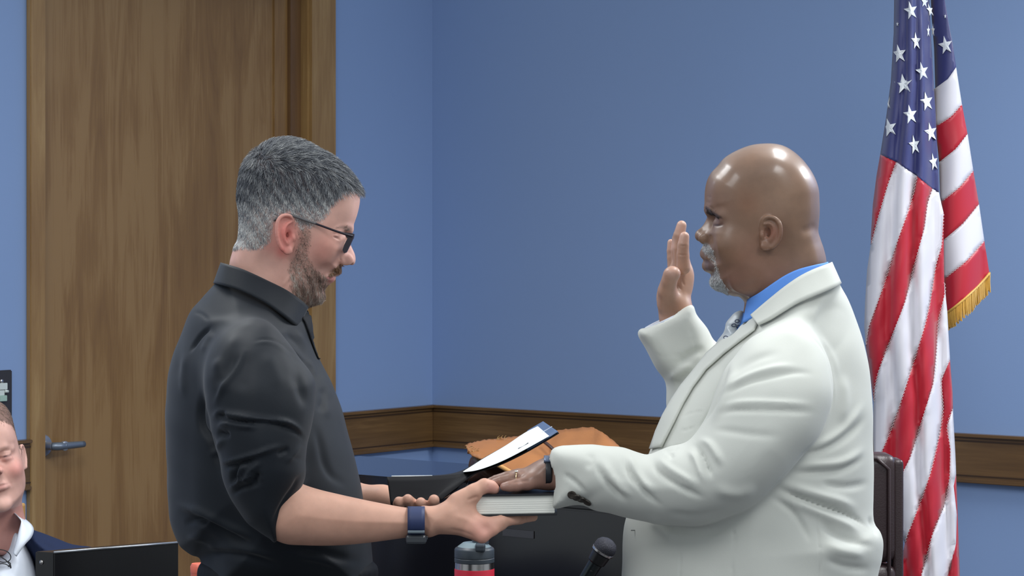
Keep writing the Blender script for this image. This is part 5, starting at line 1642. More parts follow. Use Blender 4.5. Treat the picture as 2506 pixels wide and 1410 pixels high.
# ------------------------------------------------------------------ leather chair behind the man in the pale suit
M_leather = mat_basic('dark_brown_leather', srgb(54, 40, 42), rough=.36, spec=.5, bump=('voronoi', 320, .25, .0008))
Yc = 4.75
chair = empty('office_chair', (at(2212, 0, Yc)[0] - .25, Yc, 0), 'dark brown leather high-back chair behind the pale suit', 'chair')
hw = .25; ccx = at(2212, 0, Yc)[0] - hw; zt = zat(1112, Yc)
def cushion(name, x0, x1, y0, y1, z0, z1, puff, mat, parent, rnd=.03):
    bm = bmesh.new(); bmesh.ops.create_cube(bm, size=1)
    bmesh.ops.transform(bm, matrix=Matrix.Translation(((x0 + x1) / 2, (y0 + y1) / 2, (z0 + z1) / 2)) @ Matrix.Diagonal((x1 - x0, y1 - y0, z1 - z0, 1)), verts=bm.verts)
    bmesh.ops.bevel(bm, geom=list(bm.edges), offset=rnd, segments=4, affect='EDGES', profile=.6)
    return bm_obj(name, bm, mat, parent, smooth=True)
cushion('backrest', ccx - hw, ccx + hw - .012, Yc, Yc + .085, zt - .22, zt, 0, M_leather, chair, .028)
cushion('backrest', ccx - hw, ccx + hw - .012, Yc - .005, Yc + .085, .58, zt - .222, 0, M_leather, chair, .028)
tube('piping', [np.array((ccx + hw - .03, Yc - .002, .60)), np.array((ccx + hw - .03, Yc - .002, zt - .03)), np.array((ccx + hw - .055, Yc - .002, zt - .008)), np.array((ccx, Yc - .002, zt - .003))], .004, M_leather, chair, n=8, sub=1)
cushion('side_panel', ccx + hw - .020, ccx + hw + .002, Yc + .01, Yc + .08, .58, zt - .012, 0, M_leather, chair, .01)
cushion('seat', ccx - hw, ccx + hw, Yc - .46, Yc + .02, .44, .54, 0, M_leather, chair, .035)
M_blk = mat_basic('black_plastic', srgb(22, 22, 24), rough=.35)
lathe('column', [(.03, .10), (.03, .44)], M_blk, Matrix.Translation((ccx, Yc - .22, 0)), chair, n=20)
for k in range(5):
    a = 2 * math.pi * k / 5 + .3
    tube('leg', [np.array((ccx, Yc - .22, .11)), np.array((ccx + .15 * math.cos(a), Yc - .22 + .15 * math.sin(a), .10)), np.array((ccx + .3 * math.cos(a), Yc - .22 + .3 * math.sin(a), .07))], [.025, .02, .016], M_blk, chair, n=10)
    Mx = Matrix.Translation((ccx + .3 * math.cos(a), Yc - .22 + .3 * math.sin(a) - .012, .028)) @ Matrix.Rotation(-math.pi / 2, 4, 'X')
    lathe('caster', [(.01, 0), (.028, .002), (.028, .022), (.01, .024)], M_blk, Mx, chair, n=16)

# ------------------------------------------------------------------ black glossy cabinet against the corner
M_gloss = mat_basic('glossy_black_laminate', srgb(17, 16, 18), rough=.16, spec=.6, coat=.3)
Mcab = Matrix(((DR.x, NR.x * -1, 0, 0), (DR.y, NR.y * -1, 0, 0), (0, 0, 1, 0), (0, 0, 0, 1)))
c0 = Vector(at(870, 0, 5.65)) - DR * .30
c0.z = 0
ZC = zat(1160, 5.65)
cab = empty('cabinet', c0 + DR * .75 + NR * -.2, 'low glossy black cabinet along the blue wall under the leather bag', 'cabinet')
def cbox(name, t0, t1, n0, n1, z0, z1, mat, bevel=.003):
    bm = bmesh.new()
    bmesh.ops.create_cube(bm, size=1)
    for v_ in bm.verts:
        t = t0 + (v_.co.x + .5) * (t1 - t0); n = n0 + (v_.co.y + .5) * (n1 - n0); z = z0 + (v_.co.z + .5) * (z1 - z0)
        p = c0 + DR * t - NR * n
        v_.co = (p.x, p.y, z)
    bmesh.ops.recalc_face_normals(bm, faces=bm.faces)
    bmesh.ops.bevel(bm, geom=list(bm.edges), offset=bevel, segments=2, affect='EDGES')
    return bm_obj(name, bm, mat, cab)
cbox('body', 0, 1.5, .012, .36, .02, ZC - .03, M_gloss)
cbox('top', -.01, 1.51, -.01, .37, ZC - .028, ZC, M_gloss, .004)
cbox('door', .01, 1.49, -.006, .011, .05, ZC - .04, M_gloss)
def tcab(px, n=-.008):
    m = (px - CX) / F; p = c0 - NR * n
    return (m * p.y - p.x) / (DR.x - m * DR.y)
ta, tb = tcab(1230), tcab(1306)
pY = (c0 + DR * ta).y
M_lab = mat_basic('grey_label', srgb(62, 62, 66), rough=.5)
cbox('label_plate', ta, tb, -.009, -.006, zat(1311, pY), zat(1293, pY), M_lab, .0006)

# ------------------------------------------------------------------ leather bag on the cabinet
M_hide = mat_basic('tan_leather', srgb(158, 104, 62), rough=.5, spec=.35, bump=('noise', 60, .35, .004), noise=(9, .14))
M_hided = mat_basic('brown_leather', srgb(64, 40, 32), rough=.4, spec=.5, bump=('noise', 80, .3, .003))
Yg = 5.45
bag = empty('bag', at(1330, 1190, Yg), 'tan leather bag with rough-edged flap lying on the black cabinet', 'bag')
BG = Field(Yg)
BG.prof([(1152, 1186), (1146, 1150), (1152, 1120), (1180, 1106), (1230, 1100), (1330, 1092), (1440, 1090), (1490, 1108), (1510, 1130), (1512, 1190)], .07, .055, k=.01, kc=.04, sm=True)
V, Q = nets(BG.ev, *BG.bounds(), .006)
V = smooth_mesh(V, Q, 2); V[:, 2] = np.maximum(V[:, 2], ZC + .001)
N = vnormals(V, Q)
V = strokes(V, N, [([(1180, 1110), (1210, 1140), (1260, 1165)], 10, -.012, 'g'), ([(1160, 1130), (1200, 1165), (1240, 1180)], 10, .012, 'g'), ([(1230, 1130), (1290, 1165), (1340, 1180)], 10, -.01, 'g')], Yg)
mesh_obj('bag_body', V, Q, M_hided, bag)
def hide(name, top, bot, mat, seed, m=14, amp=.006):
    rg = np.random.default_rng(seed)
    A = catmull(top, 10); B = catmull(bot, 10); L = len(A)
    vs = []
    for j in range(m + 1):
        t = j / m
        for i in range(L):
            p = A[i] * (1 - t) + B[i] * t
            Y_ = p[2] - .03 * math.sin(t * math.pi) + amp * math.sin(i * .35 + 3 * t) * math.sin(t * 5 + i * .12)
            jit = rg.uniform(-1.2, 1.2, 2) if j in (0, m) else (0, 0)
            vs.append(at(p[0] + jit[0], p[1] + jit[1], Y_))
    fs = [(j * L + i, j * L + i + 1, (j + 1) * L + i + 1, (j + 1) * L + i) for j in range(m) for i in range(L - 1)]
    o = mesh_obj(name, vs, fs, mat, bag); md = o.modifiers.new('t', 'SOLIDIFY'); md.thickness = .004
    return o
hide('flap', [(1140, 1094, 5.42), (1152, 1088, 5.44), (1190, 1080, 5.47), (1245, 1074, 5.5), (1300, 1066, 5.5), (1342, 1062, 5.5)],
     [(1145, 1106, 5.35), (1160, 1118, 5.33), (1182, 1128, 5.32), (1225, 1146, 5.31), (1275, 1164, 5.31), (1345, 1186, 5.31)], M_hide, 1)
hide('flap', [(1338, 1064, 5.49), (1370, 1056, 5.49), (1410, 1052, 5.49), (1450, 1050, 5.49), (1480, 1066, 5.45), (1516, 1098, 5.42)],
     [(1340, 1190, 5.302), (1370, 1194, 5.30), (1400, 1196, 5.30), (1440, 1196, 5.30), (1480, 1196, 5.31), (1522, 1180, 5.34)], M_hide, 2)
tube('flap_seam', [at(1330, 1080, 5.40), at(1345, 1092, 5.375), at(1362, 1108, 5.36)], .004, M_hided, bag, n=8)
tube('flap_edge', [at(1212, 1134, 5.30), at(1240, 1150, 5.295), at(1262, 1162, 5.29), at(1300, 1172, 5.29)], .005, mat_basic('raw_leather_edge', srgb(206, 154, 92), rough=.7), bag, n=8)
rg = random.Random(3)
bm = bmesh.new()
for k in range(46):
    t = rg.random(); x = 1142 + 38 * t; y = 1092 + 34 * t + rg.uniform(-5, 4); a = rg.uniform(0, 6.28); l = rg.uniform(5, 15)
    if k % 5 == 0: x, y, l, a = rg.uniform(1200, 1245), 1076, 10, rg.uniform(3.6, 5.8)
    pts_ = [at(x + l * u_ * math.cos(a + u_ * 1.2), y + l * u_ * math.sin(a + u_ * 1.2), 5.34 if k % 5 else 5.47) for u_ in (0, .33, .66, 1)]
    prev = None
    for c_ in pts_:
        rv = [bm.verts.new((c_[0] + .0007 * math.cos(q), c_[1] + .0007 * math.sin(q), c_[2] + .0006 * math.sin(q * 2))) for q in (0, 2.1, 4.2)]
        if prev: [bm.faces.new((prev[q], prev[(q + 1) % 3], rv[(q + 1) % 3], rv[q])) for q in range(3)]
        prev = rv
o = bm_obj('frayed_threads', bm, mat_basic('thread_tan', srgb(190, 160, 110), rough=.8), bag); o['kind'] = 'stuff'

# ------------------------------------------------------------------ desk with bottle, microphone, equipment box, coral cup
M_desk = mat_basic('black_desk_laminate', srgb(20, 19, 21), rough=.3)
ZD_ = .765
desk = empty('desk', (-.365, 4.55, 0), 'long black desk behind the two standing men', 'desk')
box_obj('desktop', (-.365, 4.55, ZD_ - .0175), (1.13, .42, .035), M_desk, desk)
box_obj('modesty_panel', (-.365, 4.72, .42), (1.0, .02, .6), M_desk, desk)
for x in (-.87, .10):
    box_obj('leg_panel', (x, 4.55, (ZD_ - .035) / 2), (.03, .38, ZD_ - .035), M_desk, desk)
Yb = 4.68
bx = at(1161, 0, Yb)[0]; S = Yb / F
bot = empty('bottle', (bx, Yb, ZD_), 'red insulated bottle with steel ring and dark grey lid', 'bottle')
Mb = Matrix.Translation((bx, Yb, 0))
z = lambda py: zat(py, Yb)
M_rb = mat_basic('red_powder_coat', srgb(205, 40, 62), rough=.4, bump=('noise', 1500, .1, .0004))
M_st = mat_basic('brushed_steel', srgb(190, 186, 184), rough=.25, metal=1)
M_lid = mat_basic('dark_grey_lid', srgb(58, 66, 74), rough=.4)
M_lidl = mat_basic('grey_lid_top', srgb(120, 136, 142), rough=.35)
R_ = 49 * S
lathe('body', [(R_ * .9, ZD_), (R_, ZD_ + .008), (R_, z(1393)), (R_ * .985, z(1391))], M_rb, Mb, bot)
lathe('neck_ring', [(R_ * .985, z(1391.5)), (R_ * .975, z(1376)), (R_ * .95, z(1375))], M_st, Mb, bot)
lathe('lid', [(R_ * .95, z(1376)), (R_ * 1.0, z(1375)), (R_ * 1.0, z(1366)), (R_ * .975, z(1364.5)), (R_ * 1.0, z(1363)), (R_ * 1.0, z(1345)), (R_ * .96, z(1341)), (R_ * .6, z(1330)), (R_ * .55, z(1329))], M_lid, Mb, bot)
lathe('lid_top', [(R_ * .90, z(1339.5)), (R_ * .58, z(1328)), (R_ * .40, z(1327))], M_lidl, Mb, bot)
lathe('cap', [(.014, z(1332)), (.0165, z(1330)), (.0165, z(1318)), (.013, z(1315))], M_lid, Matrix.Translation((bx + .012, Yb, 0)), bot, n=24)
box_obj('cap_strap', (bx + .012, Yb - .026, z(1336)), (.020, .030, .016), M_lid, bot, bevel=.004)

Ym = 4.5
mic = empty('microphone', (at(1425, 0, Ym)[0], Ym, ZD_), 'black handheld style microphone on a desk stand beside the pale jacket', 'microphone')
M_mb = mat_basic('dark_metal_mic', srgb(60, 66, 68), rough=.28, metal=.8)
M_mg = mat_basic('mic_grille', srgb(58, 58, 66), rough=.5, metal=.5, bump=('voronoi', 900, .8, .001))
hd = Vector(at(1478, 1345, Ym)); tl_ = Vector(at(1436, 1412, Ym + .01))
ax = (hd - tl_).normalized()
Mm = Matrix.Translation(hd) @ ax.to_track_quat('Z', 'Y').to_matrix().to_4x4()
q = Ym / F
lathe('grille', [(22 * q, -14 * q), (27 * q, -6 * q), (28.5 * q, 4 * q), (27 * q, 14 * q), (21 * q, 23 * q), (11 * q, 28 * q), (1 * q, 29 * q)], M_mg, Mm, mic, n=40)
lathe('grille_band', [(26 * q, -9 * q), (28.6 * q, -8 * q), (28.8 * q, -3 * q), (27 * q, -2 * q)], M_st, Mm, mic, n=40)
lathe('collar', [(18 * q, -40 * q), (22.5 * q, -36 * q), (24 * q, -22 * q), (24.5 * q, -12 * q), (22 * q, -10 * q)], M_blk, Mm, mic, n=40)
lathe('handle', [(13 * q, -150 * q), (15 * q, -120 * q), (18 * q, -42 * q), (19.5 * q, -36 * q)], M_mb, Mm, mic, n=40)
lathe('switch', [(3.4 * q, 0), (3.2 * q, 2.5 * q), (2 * q, 3 * q)], M_blk, Matrix.Translation(hd - ax * 62 * q + Vector((0, -17 * q, 0))) @ Matrix.Rotation(math.pi / 2, 4, 'X'), mic, n=16)
bs = hd - ax * 148 * q
tube('stand', [np.array(bs), np.array(bs - ax * .03), np.array((bs.x - .04, bs.y + .02, ZD_ + .03)), np.array((bs.x - .04, bs.y + .02, ZD_ + .004))], .006, M_blk, mic, n=10)
lathe('stand_base', [(.06, ZD_ + .0005), (.06, ZD_ + .010), (.02, ZD_ + .016)], M_blk, Matrix.Translation((bs.x - .04, bs.y + .02, 0)), mic, n=32)

# black equipment box
Bp = at(132, 1353, 4.4); Cp = at(438, 1328, 4.549); Ap = at(85, 1350, 4.4175)
Dp = Ap + (Cp - Bp)
M_box = mat_basic('black_enamelled_metal', srgb(24, 24, 27), rough=.22, spec=.6)
eq = empty('equipment_box', ((Bp[0] + Dp[0]) / 2, (Bp[1] + Dp[1]) / 2, ZD_), 'glossy black metal equipment box beside the seated man', 'box')
bm = bmesh.new()
zt_ = Bp[2]
vs = [bm.verts.new((p[0], p[1], zz)) for zz in (ZD_ + .001, zt_) for p in (Bp, Cp, Dp, Ap)]
for f_ in ((0, 1, 2, 3), (4, 5, 6, 7), (0, 1, 5, 4), (1, 2, 6, 5), (2, 3, 7, 6), (3, 0, 4, 7)): bm.faces.new([vs[i] for i in f_])
bmesh.ops.recalc_face_normals(bm, faces=bm.faces)
bmesh.ops.bevel(bm, geom=list(bm.edges), offset=.0018, segments=2, affect='EDGES')
bm_obj('case', bm, M_box, eq)
def on_line(a, b, t, zz, off=0.0):
    p = a + (b - a) * t; n_ = np.array([(b - a)[1], -(b - a)[0], 0]); n_ = n_ / np.linalg.norm(n_) * off
    return Vector((p[0] + n_[0], p[1] + n_[1], zz))
tube('top_highlight', [np.array(on_line(Bp, Cp, .0, zt_ + .0005)), np.array(on_line(Bp, Cp, .5, zt_ + .0005)), np.array(on_line(Bp, Cp, 1.0, zt_ + .0005))], .0022, mat_basic('pale_highlight_metal', srgb(170, 174, 180), rough=.3, metal=.7), eq, n=8, sub=1)  # added pale rod: light on the box's top face, put into its colour
dAB = Vector(Bp - Ap).normalized(); nAB = Vector((dAB.y, -dAB.x, 0))
if nAB.y > 0: nAB = -nAB
ps = Vector((Ap + Bp) / 2) ; ps.z = zat(1377, ps.y)
lathe('screw', [(.0042, 0), (.0042, .0012), (.0028, .0024), (.001, .0026)], M_st, Matrix.Translation(ps - dAB * .010 * 0 + nAB * .0005 - dAB * .006) @ nAB.to_track_quat('Z', 'Y').to_matrix().to_4x4(), eq, n=20)
# coral object
Yk = 4.69
cup = empty('cup', at(484, 1410, Yk), 'small coral pink cup on the desk behind the black shirt', 'cup')
kx = at(487, 0, Yk)[0]; kr = 21 * Yk / F
M_cor = mat_basic('coral_plastic', srgb(232, 120, 100), rough=.35)
lathe('cup_body', [(kr * .8, ZD_ + .0005), (kr * .98, zat(1400, Yk)), (kr * .9, zat(1399, Yk))], M_cor, Matrix.Translation((kx, Yk, 0)), cup, n=32)
lathe('lid', [(kr * 1.0, zat(1401, Yk)), (kr * 1.02, zat(1386, Yk)), (kr * .85, zat(1379, Yk)), (kr * .3, zat(1378, Yk))], M_cor, Matrix.Translation((kx, Yk, 0)), cup, n=32)

# ------------------------------------------------------------------ black wall plate by the door
M_plate = mat_basic('black_wall_plate', srgb(52, 50, 54), rough=.4)
def wpt(px, off):   # point on the left wall
    t = tl(px); return t
t0_, t1_ = tl(-70), tl(25)
Yp = 8.5 - .7935 * t1_
plate = empty('wall_plate', CORNER + DL * t1_ + Vector((0, 0, zat(965, Yp))), 'black wall plate with white connectors beside the door casing', 'wall plate')
zp0, zp1 = zat(1023, Yp), zat(905, Yp)
along(DL, NL, t1_, t0_, .0005, .010, zp0, zp1, 'plate', M_plate, kind=None, bevel=.003, parent=plate)
M_conn = mat_basic('white_connector', srgb(214, 222, 220), rough=.4)
def rectw(pxa, pxb, pya, pyb, n0, n1, mat, nm):
    along(DL, NL, tl(pxb), tl(pxa), n0, n1, zat(pyb, Yp), zat(pya, Yp), nm, mat, kind=None, bevel=.001, parent=plate)
rectw(-12, 10, 936, 952, .009, .016, M_conn, 'connector')
rectw(-14, 4, 953, 966, .009, .014, M_conn, 'connector')
rectw(-10, 8, 966, 980, .009, .018, mat_basic('green_connector', srgb(168, 196, 184), rough=.4), 'connector')
pk = CORNER + DL * tl(12) + NL * .014
tube('latch', [np.array(pk) + np.array((0, 0, zat(956, Yp))) + np.array(DL) * .012, np.array(pk) + np.array((0, 0, zat(957, Yp)))], .0045, M_conn, plate, n=10, sub=1)
for py in (932, 999):
    pp = CORNER + DL * tl(-1) + NL * .0095 + Vector((0, 0, zat(py, Yp)))
    lathe('screw', [(.0065, 0), (.0062, .0015), (.003, .0028)], M_st, Matrix.Translation(pp) @ NL.to_track_quat('Z', 'Y').to_matrix().to_4x4(), plate, n=20)
# ------------------------------------------------------------------ hair, beards, brows (fine strands)
def mat_hair(name, dark, mid, light, rough=.45):
    m = bpy.data.materials.new(name); m.use_nodes = True
    nt = m.node_tree; b = nt.nodes['Principled BSDF']
    a = nt.nodes.new('ShaderNodeAttribute'); a.attribute_name = 'tone'
    cr = nt.nodes.new('ShaderNodeValToRGB')
    cr.color_ramp.elements[0].color = dark; cr.color_ramp.elements[1].color = light
    x = cr.color_ramp.elements.new(.5); x.color = mid
    nt.links.new(a.outputs['Fac'], cr.inputs['Fac']); nt.links.new(cr.outputs['Color'], b.inputs['Base Color'])
    b.inputs['Roughness'].default_value = rough; b.inputs['Specular IOR Level'].default_value = .5
    return m


def strands(name, V, Q, N, maskf, count, lenf, dirf, tonef, rad, mat, parent, seed, npt=5, bendf=None, label=None):
    rg = np.random.default_rng(seed)
    cen = V[Q].mean(1)
    u, v = toimg(cen)
    w = maskf(u, v, cen)
    ar = np.linalg.norm(np.cross(V[Q[:, 2]] - V[Q[:, 0]], V[Q[:, 3]] - V[Q[:, 1]]), axis=1) * w
    p = ar / ar.sum()
    fi = rg.choice(len(Q), count, p=p)
    r1, r2 = rg.random((2, count))
    q = V[Q[fi]]
    root = (q[:, 0] * ((1 - r1) * (1 - r2))[:, None] + q[:, 1] * (r1 * (1 - r2))[:, None] + q[:, 2] * (r1 * r2)[:, None] + q[:, 3] * ((1 - r1) * r2)[:, None])
    n = N[Q[fi]].mean(1); n /= np.linalg.norm(n, axis=1)[:, None] + 1e-9
    u, v = toimg(root)
    L = lenf(u, v, root) * rg.uniform(.7, 1.15, count)
    d, lift = dirf(u, v, root)                    # comb direction (world), lift 0..1
    # clumps: neighbouring strands lean together
    cl = np.stack([np.sin(root[:, 0] * 420 + root[:, 2] * 260 + np.sin(root[:, 1] * 300) * 2), np.sin(root[:, 1] * 380 + root[:, 2] * 300), np.cos(root[:, 0] * 350 - root[:, 2] * 330 + root[:, 1] * 200)], 1) * .36
    d = d + cl + rg.normal(0, .16, (count, 3))
    d = d - n * (d * n).sum(1)[:, None]
    d /= np.linalg.norm(d, axis=1)[:, None] + 1e-9
    pts = np.zeros((count, npt, 3))
    pos = root - n * .0006
    for k in range(npt):
        pts[:, k] = pos
        t = k / (npt - 1)
        a = lift * (1 - .75 * t)
        s = n * a[:, None] + d * (1 - a)[:, None] + np.array([0, 0, -.10 * t])
        s /= np.linalg.norm(s, axis=1)[:, None]
        pos = pos + s * (L / (npt - 1))[:, None]
    hc = bpy.data.hair_curves.new(name)
    hc.add_curves([npt] * count)
    hc.attributes['position'].data.foreach_set('vector', pts.astype(np.float32).ravel())
    ra = hc.attributes.get('radius') or hc.attributes.new('radius', 'FLOAT', 'POINT')
    rr = rad * np.linspace(1, .35, npt)[None].repeat(count, 0)
    ra.data.foreach_set('value', rr.astype(np.float32).ravel())
    ta_ = hc.attributes.new('tone', 'FLOAT', 'CURVE')
    clt = .5 + .5 * np.sin(root[:, 0] * 300 + root[:, 2] * 180 + root[:, 1] * 120)
    tone = np.clip(tonef(u, v, root, rg, clt), 0, 1)
    ta_.data.foreach_set('value', tone.astype(np.float32))
    hc.materials.append(mat)
    o = bpy.data.objects.new(name, hc); COL.objects.link(o)
    o.parent = parent; o['kind'] = 'stuff'
    if label: o['label'] = label
    return o


def vec(x, y, z): return np.array([x, y, z], float)


# scalp hair of the man in black
M_hairL = mat_hair('salt_and_pepper_hair', srgb(52, 56, 66), srgb(132, 136, 142), srgb(236, 236, 232))
scalp = [(572, 604), (572, 560), (572, 450), (600, 350), (700, 320), (800, 345), (880, 430), (884, 458), (872, 464), (856, 462), (838, 468), (818, 488), (806, 510), (796, 528), (774, 546), (752, 554), (738, 560), (728, 548), (716, 524), (697, 518), (680, 526), (667, 545), (662, 570), (656, 590), (640, 600), (615, 606), (590, 604)]
def m_sc(u, v, P):
    w = soft_poly(scalp, u, v, 6)
    w = w * (np.abs(P[:, 1] - Y1) < .079 + .02 * (v < 515))
    return w * np.where(v > 470, 1.7, 1.0)
def l_sc(u, v, P):
    top = np.clip((500 - v) / 110, 0, 1)
    front = np.clip((u - 760) / 90, 0, 1) * np.clip((490 - v) / 40, 0, 1)
    return .0058 - .0014 * np.clip((v - 500) / 40, 0, 1) * (u > 650) + .012 * top + .008 * front + .003 * np.clip((520 - v) / 40, 0, 1)
def d_sc(u, v, P):
    n_ = len(u); side = np.sign(P[:, 1] - Y1)
    top = np.clip((440 - v) / 60, 0, 1) * np.clip((u - 600) / 80, 0, 1)
    back = np.clip((640 - u) / 50, 0, 1)
    d = np.zeros((n_, 3))
    d += np.outer(top, vec(.95, 0, .10))
    d += np.outer((1 - top), vec(.10, 0, -1)) + np.outer((1 - top) * np.clip((u - 760) / 60, 0, 1), vec(.1, 0, .2))
    d += np.outer(back, vec(-.1, 0, -.4))
    front = np.clip((u - 800) / 50, 0, 1)
    lift = .30 + .22 * top + .15 * front * top
    lift = np.where(v > 480, .26, lift)
    return d, lift
def t_sc(u, v, P, rg, cl):
    base = .28 + .56 * np.clip((v - 450) / 80, 0, 1) + .10 * np.clip((430 - v) / 60, 0, 1) + .18 * np.clip((u - 770) / 60, 0, 1) * (v > 470) - .12 * np.clip((640 - u) / 40, 0, 1) * (v < 560)
    spread = rg.random(len(u)) ** 1.6
    return base * .8 + (spread - .35) * .85 + (cl - .5) * .28
strands('hair', VL, QL, NLm, m_sc, 46000, l_sc, d_sc, t_sc, .00026, M_hairL, personL, 1, label='short salt and pepper hair')
# beard
M_beardL = mat_hair('brown_grey_beard', srgb(76, 58, 52), srgb(150, 126, 112), srgb(214, 206, 196))
def m_bd(u, v, P):
    return soft_poly(beardpoly, u, v, 6) * (1 - .95 * soft_poly([(822, 668), (819, 690), (806, 697), (796, 688), (806, 674)], u, v, 2)) * (v < 770)
def l_bd(u, v, P): return .004 + .006 * np.clip((v - 640) / 90, 0, 1)
def d_bd(u, v, P):
    d = np.zeros((len(u), 3)); d += vec(.25, 0, -1)
    return d, np.full(len(u), .32)
def t_bd(u, v, P, rg, cl):
    chin = np.clip((v - 705) / 30, 0, 1); jaw = np.exp(-(((u - 722) / 18) ** 2 + ((v - 670) / 30) ** 2))
    return .38 + .22 * chin + .35 * jaw + (rg.random(len(u)) - .5) * .7 + (cl - .5) * .3
strands('beard', VL, QL, NLm, m_bd, 7500, l_bd, d_bd, t_bd, .00024, M_beardL, personL, 2, label='short brown and grey beard')
M_must = mat_hair('reddish_moustache', srgb(70, 46, 32), srgb(146, 104, 70), srgb(190, 160, 130))
strands('moustache', VL, QL, NLm, lambda u, v, P: soft_poly([(836, 648), (837, 656), (832, 664), (820, 668), (808, 672), (806, 666), (820, 658), (829, 648)], u, v, 2) * (v < 780), 1600, lambda u, v, P: np.full(len(u), .0065), lambda u, v, P: (np.tile(vec(.0, 0, -1), (len(u), 1)), np.full(len(u), .35)), lambda u, v, P, rg, cl: .4 + (rg.random(len(u)) - .5) * .8, .00024, M_must, personL, 3)
def d_br(u, v, P): return np.tile(vec(-1.8, 0, .1), (len(u), 1)) , np.full(len(u), .12)
strands('eyebrow', VL, QL, NLm, lambda u, v, P: soft_poly([(826, 560), (838, 555), (854, 554), (859, 558), (857, 562), (848, 561), (836, 561)], u, v, 1.5), 700, lambda u, v, P: np.full(len(u), .0055), d_br, lambda u, v, P, rg, cl: .2 + (rg.random(len(u)) - .5) * .3, .0002, M_beardL, personL, 4)
# goatee of the man in the pale suit
M_goat = mat_hair('grey_white_goatee', srgb(70, 68, 70), srgb(165, 166, 168), srgb(240, 242, 244))
goat = [(1719, 598), (1731, 596), (1741, 604), (1747, 622), (1753, 645), (1758, 665), (1768, 688), (1781, 712), (1768, 720), (1750, 712), (1737, 700), (1735, 682), (1744, 672), (1751, 660), (1750, 645), (1742, 633), (1731, 626), (1722, 614)]
def m_gt(u, v, P): return soft_poly(goat, u, v, 3) * (v < 730)
def d_gt(u, v, P): return np.tile(vec(-.2, 0, -1), (len(u), 1)), np.full(len(u), .35)
strands('goatee', VR, QR, NRm, m_gt, 4600, lambda u, v, P: .0035 + .003 * np.clip((v - 670) / 40, 0, 1), d_gt, lambda u, v, P, rg, cl: .62 + (rg.random(len(u)) - .5) * .9, .00024, M_goat, personR, 5, label='short grey and white goatee')
M_brR = mat_hair('black_eyebrow_hair', srgb(24, 20, 24), srgb(44, 38, 42), srgb(80, 72, 74))
strands('eyebrow', VR, QR, NRm, lambda u, v, P: soft_poly([(1725, 508), (1733, 510), (1746, 519), (1760, 529), (1756, 532), (1742, 526), (1729, 518)], u, v, 2) * (v < 540), 800, lambda u, v, P: np.full(len(u), .0055), lambda u, v, P: (np.tile(vec(.6, 0, -.3), (len(u), 1)), np.full(len(u), .2)), lambda u, v, P, rg, cl: .3 + (rg.random(len(u)) - .5) * .6, .00022, M_brR, personR, 6)

# ------------------------------------------------------------------ the seated man at the left edge
Y3 = 5.2
# modelled upright in the side view, then turned to face the room
H3 = Field(Y2, fold=True)
H3.prof([(2000, 760), (1998, 660), (2000, 600), (2006, 560), (2008, 520), (2004, 480), (1996, 440), (1978, 404), (1952, 379), (1925, 363), (1890, 354), (1850, 353), (1812, 362), (1780, 380), (1756, 404), (1740, 432), (1732, 462), (1729, 490), (1728, 508), (1731, 522), (1735, 532), (1738, 545),
         (1739, 562), (1739, 582), (1737, 600), (1736, 618), (1736, 636), (1738, 652), (1741, 665), (1740, 680), (1738, 694), (1741, 706), (1752, 716), (1775, 722), (1810, 732), (1835, 750), (1845, 790), (1850, 860), (1995, 860)],
    R=[(2005, 520, .078), (1990, 430, .085), (1900, 352, .09), (1800, 370, .085), (1740, 433, .07), (1729, 490, .075), (1732, 515, .06), (1736, 534, .05), (1739, 562, .05), (1739, 590, .05),
       (1736, 615, .045), (1738, 648, .042), (1740, 680, .036), (1740, 706, .036), (1780, 722, .05), (1840, 770, .06), (1752, 560, .055), (1762, 600, .07), (1756, 625, .06), (1760, 645, .07), (1762, 675, .065), (1790, 640, .085), (1790, 560, .09), (1850, 500, .1), (1850, 650, .09)],
    W=[(1970, 500, .070), (1880, 440, .075), (1930, 540, .075), (1880, 540, .078), (1800, 470, .070), (1750, 520, .060), (1760, 550, .058), (1800, 590, .071), (1850, 600, .074), (1790, 630, .0695), (1780, 670, .060), (1765, 695, .046), (1740, 700, .034),
       (1830, 670, .068), (1800, 705, .055), (1880, 690, .062), (1960, 640, .062), (1900, 800, .062), (1745, 600, .05)], k=.002, kc=.02)
H3.chain([(1740, 524, -.012, .007), (1752, 522, -.034, .008), (1772, 530, -.049, .007)], k=.010)
H3.ell((1745, 549, -.031), (.012, .015, .010), k=.009, op='sub')
H3.ell((1760, 550, -.032), (.0125, .0125, .0115), k=.004)
H3.chain([(1749, 541, -.020, .0035), (1748, 538, -.032, .004), (1756, 542, -.044, .0035)], k=.005)
H3.chain([(1752, 558, -.022, .003), (1750, 561, -.032, .0035), (1758, 558, -.044, .003)], k=.005)
H3.ell((1778, 598, -.046), (.022, .018, .020), k=.02)
H3.chain([(1739, 528, 0, .006), (1732, 550, 0, .0075), (1721, 578, 0, .0100)], k=.009, ks=.003)
H3.ell((1717, 585, 0), (.0105, .0100, .0090), k=.006)
H3.ell((1727, 590, -.0125), (.0105, .0062, .0080), k=.005)
H3.ell((1722, 598, -.0075), (.006, .0035, .003), k=.003, op='sub')
H3.chain([(1735, 645, -.000, .0062), (1738, 645, -.014, .0056), (1748, 645, -.025, .003)], k=.004)
H3.chain([(1735, 630, -.000, .0052), (1739, 632, -.014, .0046), (1750, 639, -.025, .003)], k=.004)
H3.ell((1745, 702, 0), (.012, .020, .013), k=.014)
ear_shape(H3, [(1864, 545), (1870, 534), (1882, 529), (1897, 530), (1909, 540), (1914, 558), (1912, 582), (1904, 600), (1890, 610), (1876, 612), (1865, 612), (1861, 600), (1860, 570)], 1860, 1914, -.0750, -.090, 572, None, None, None, None)
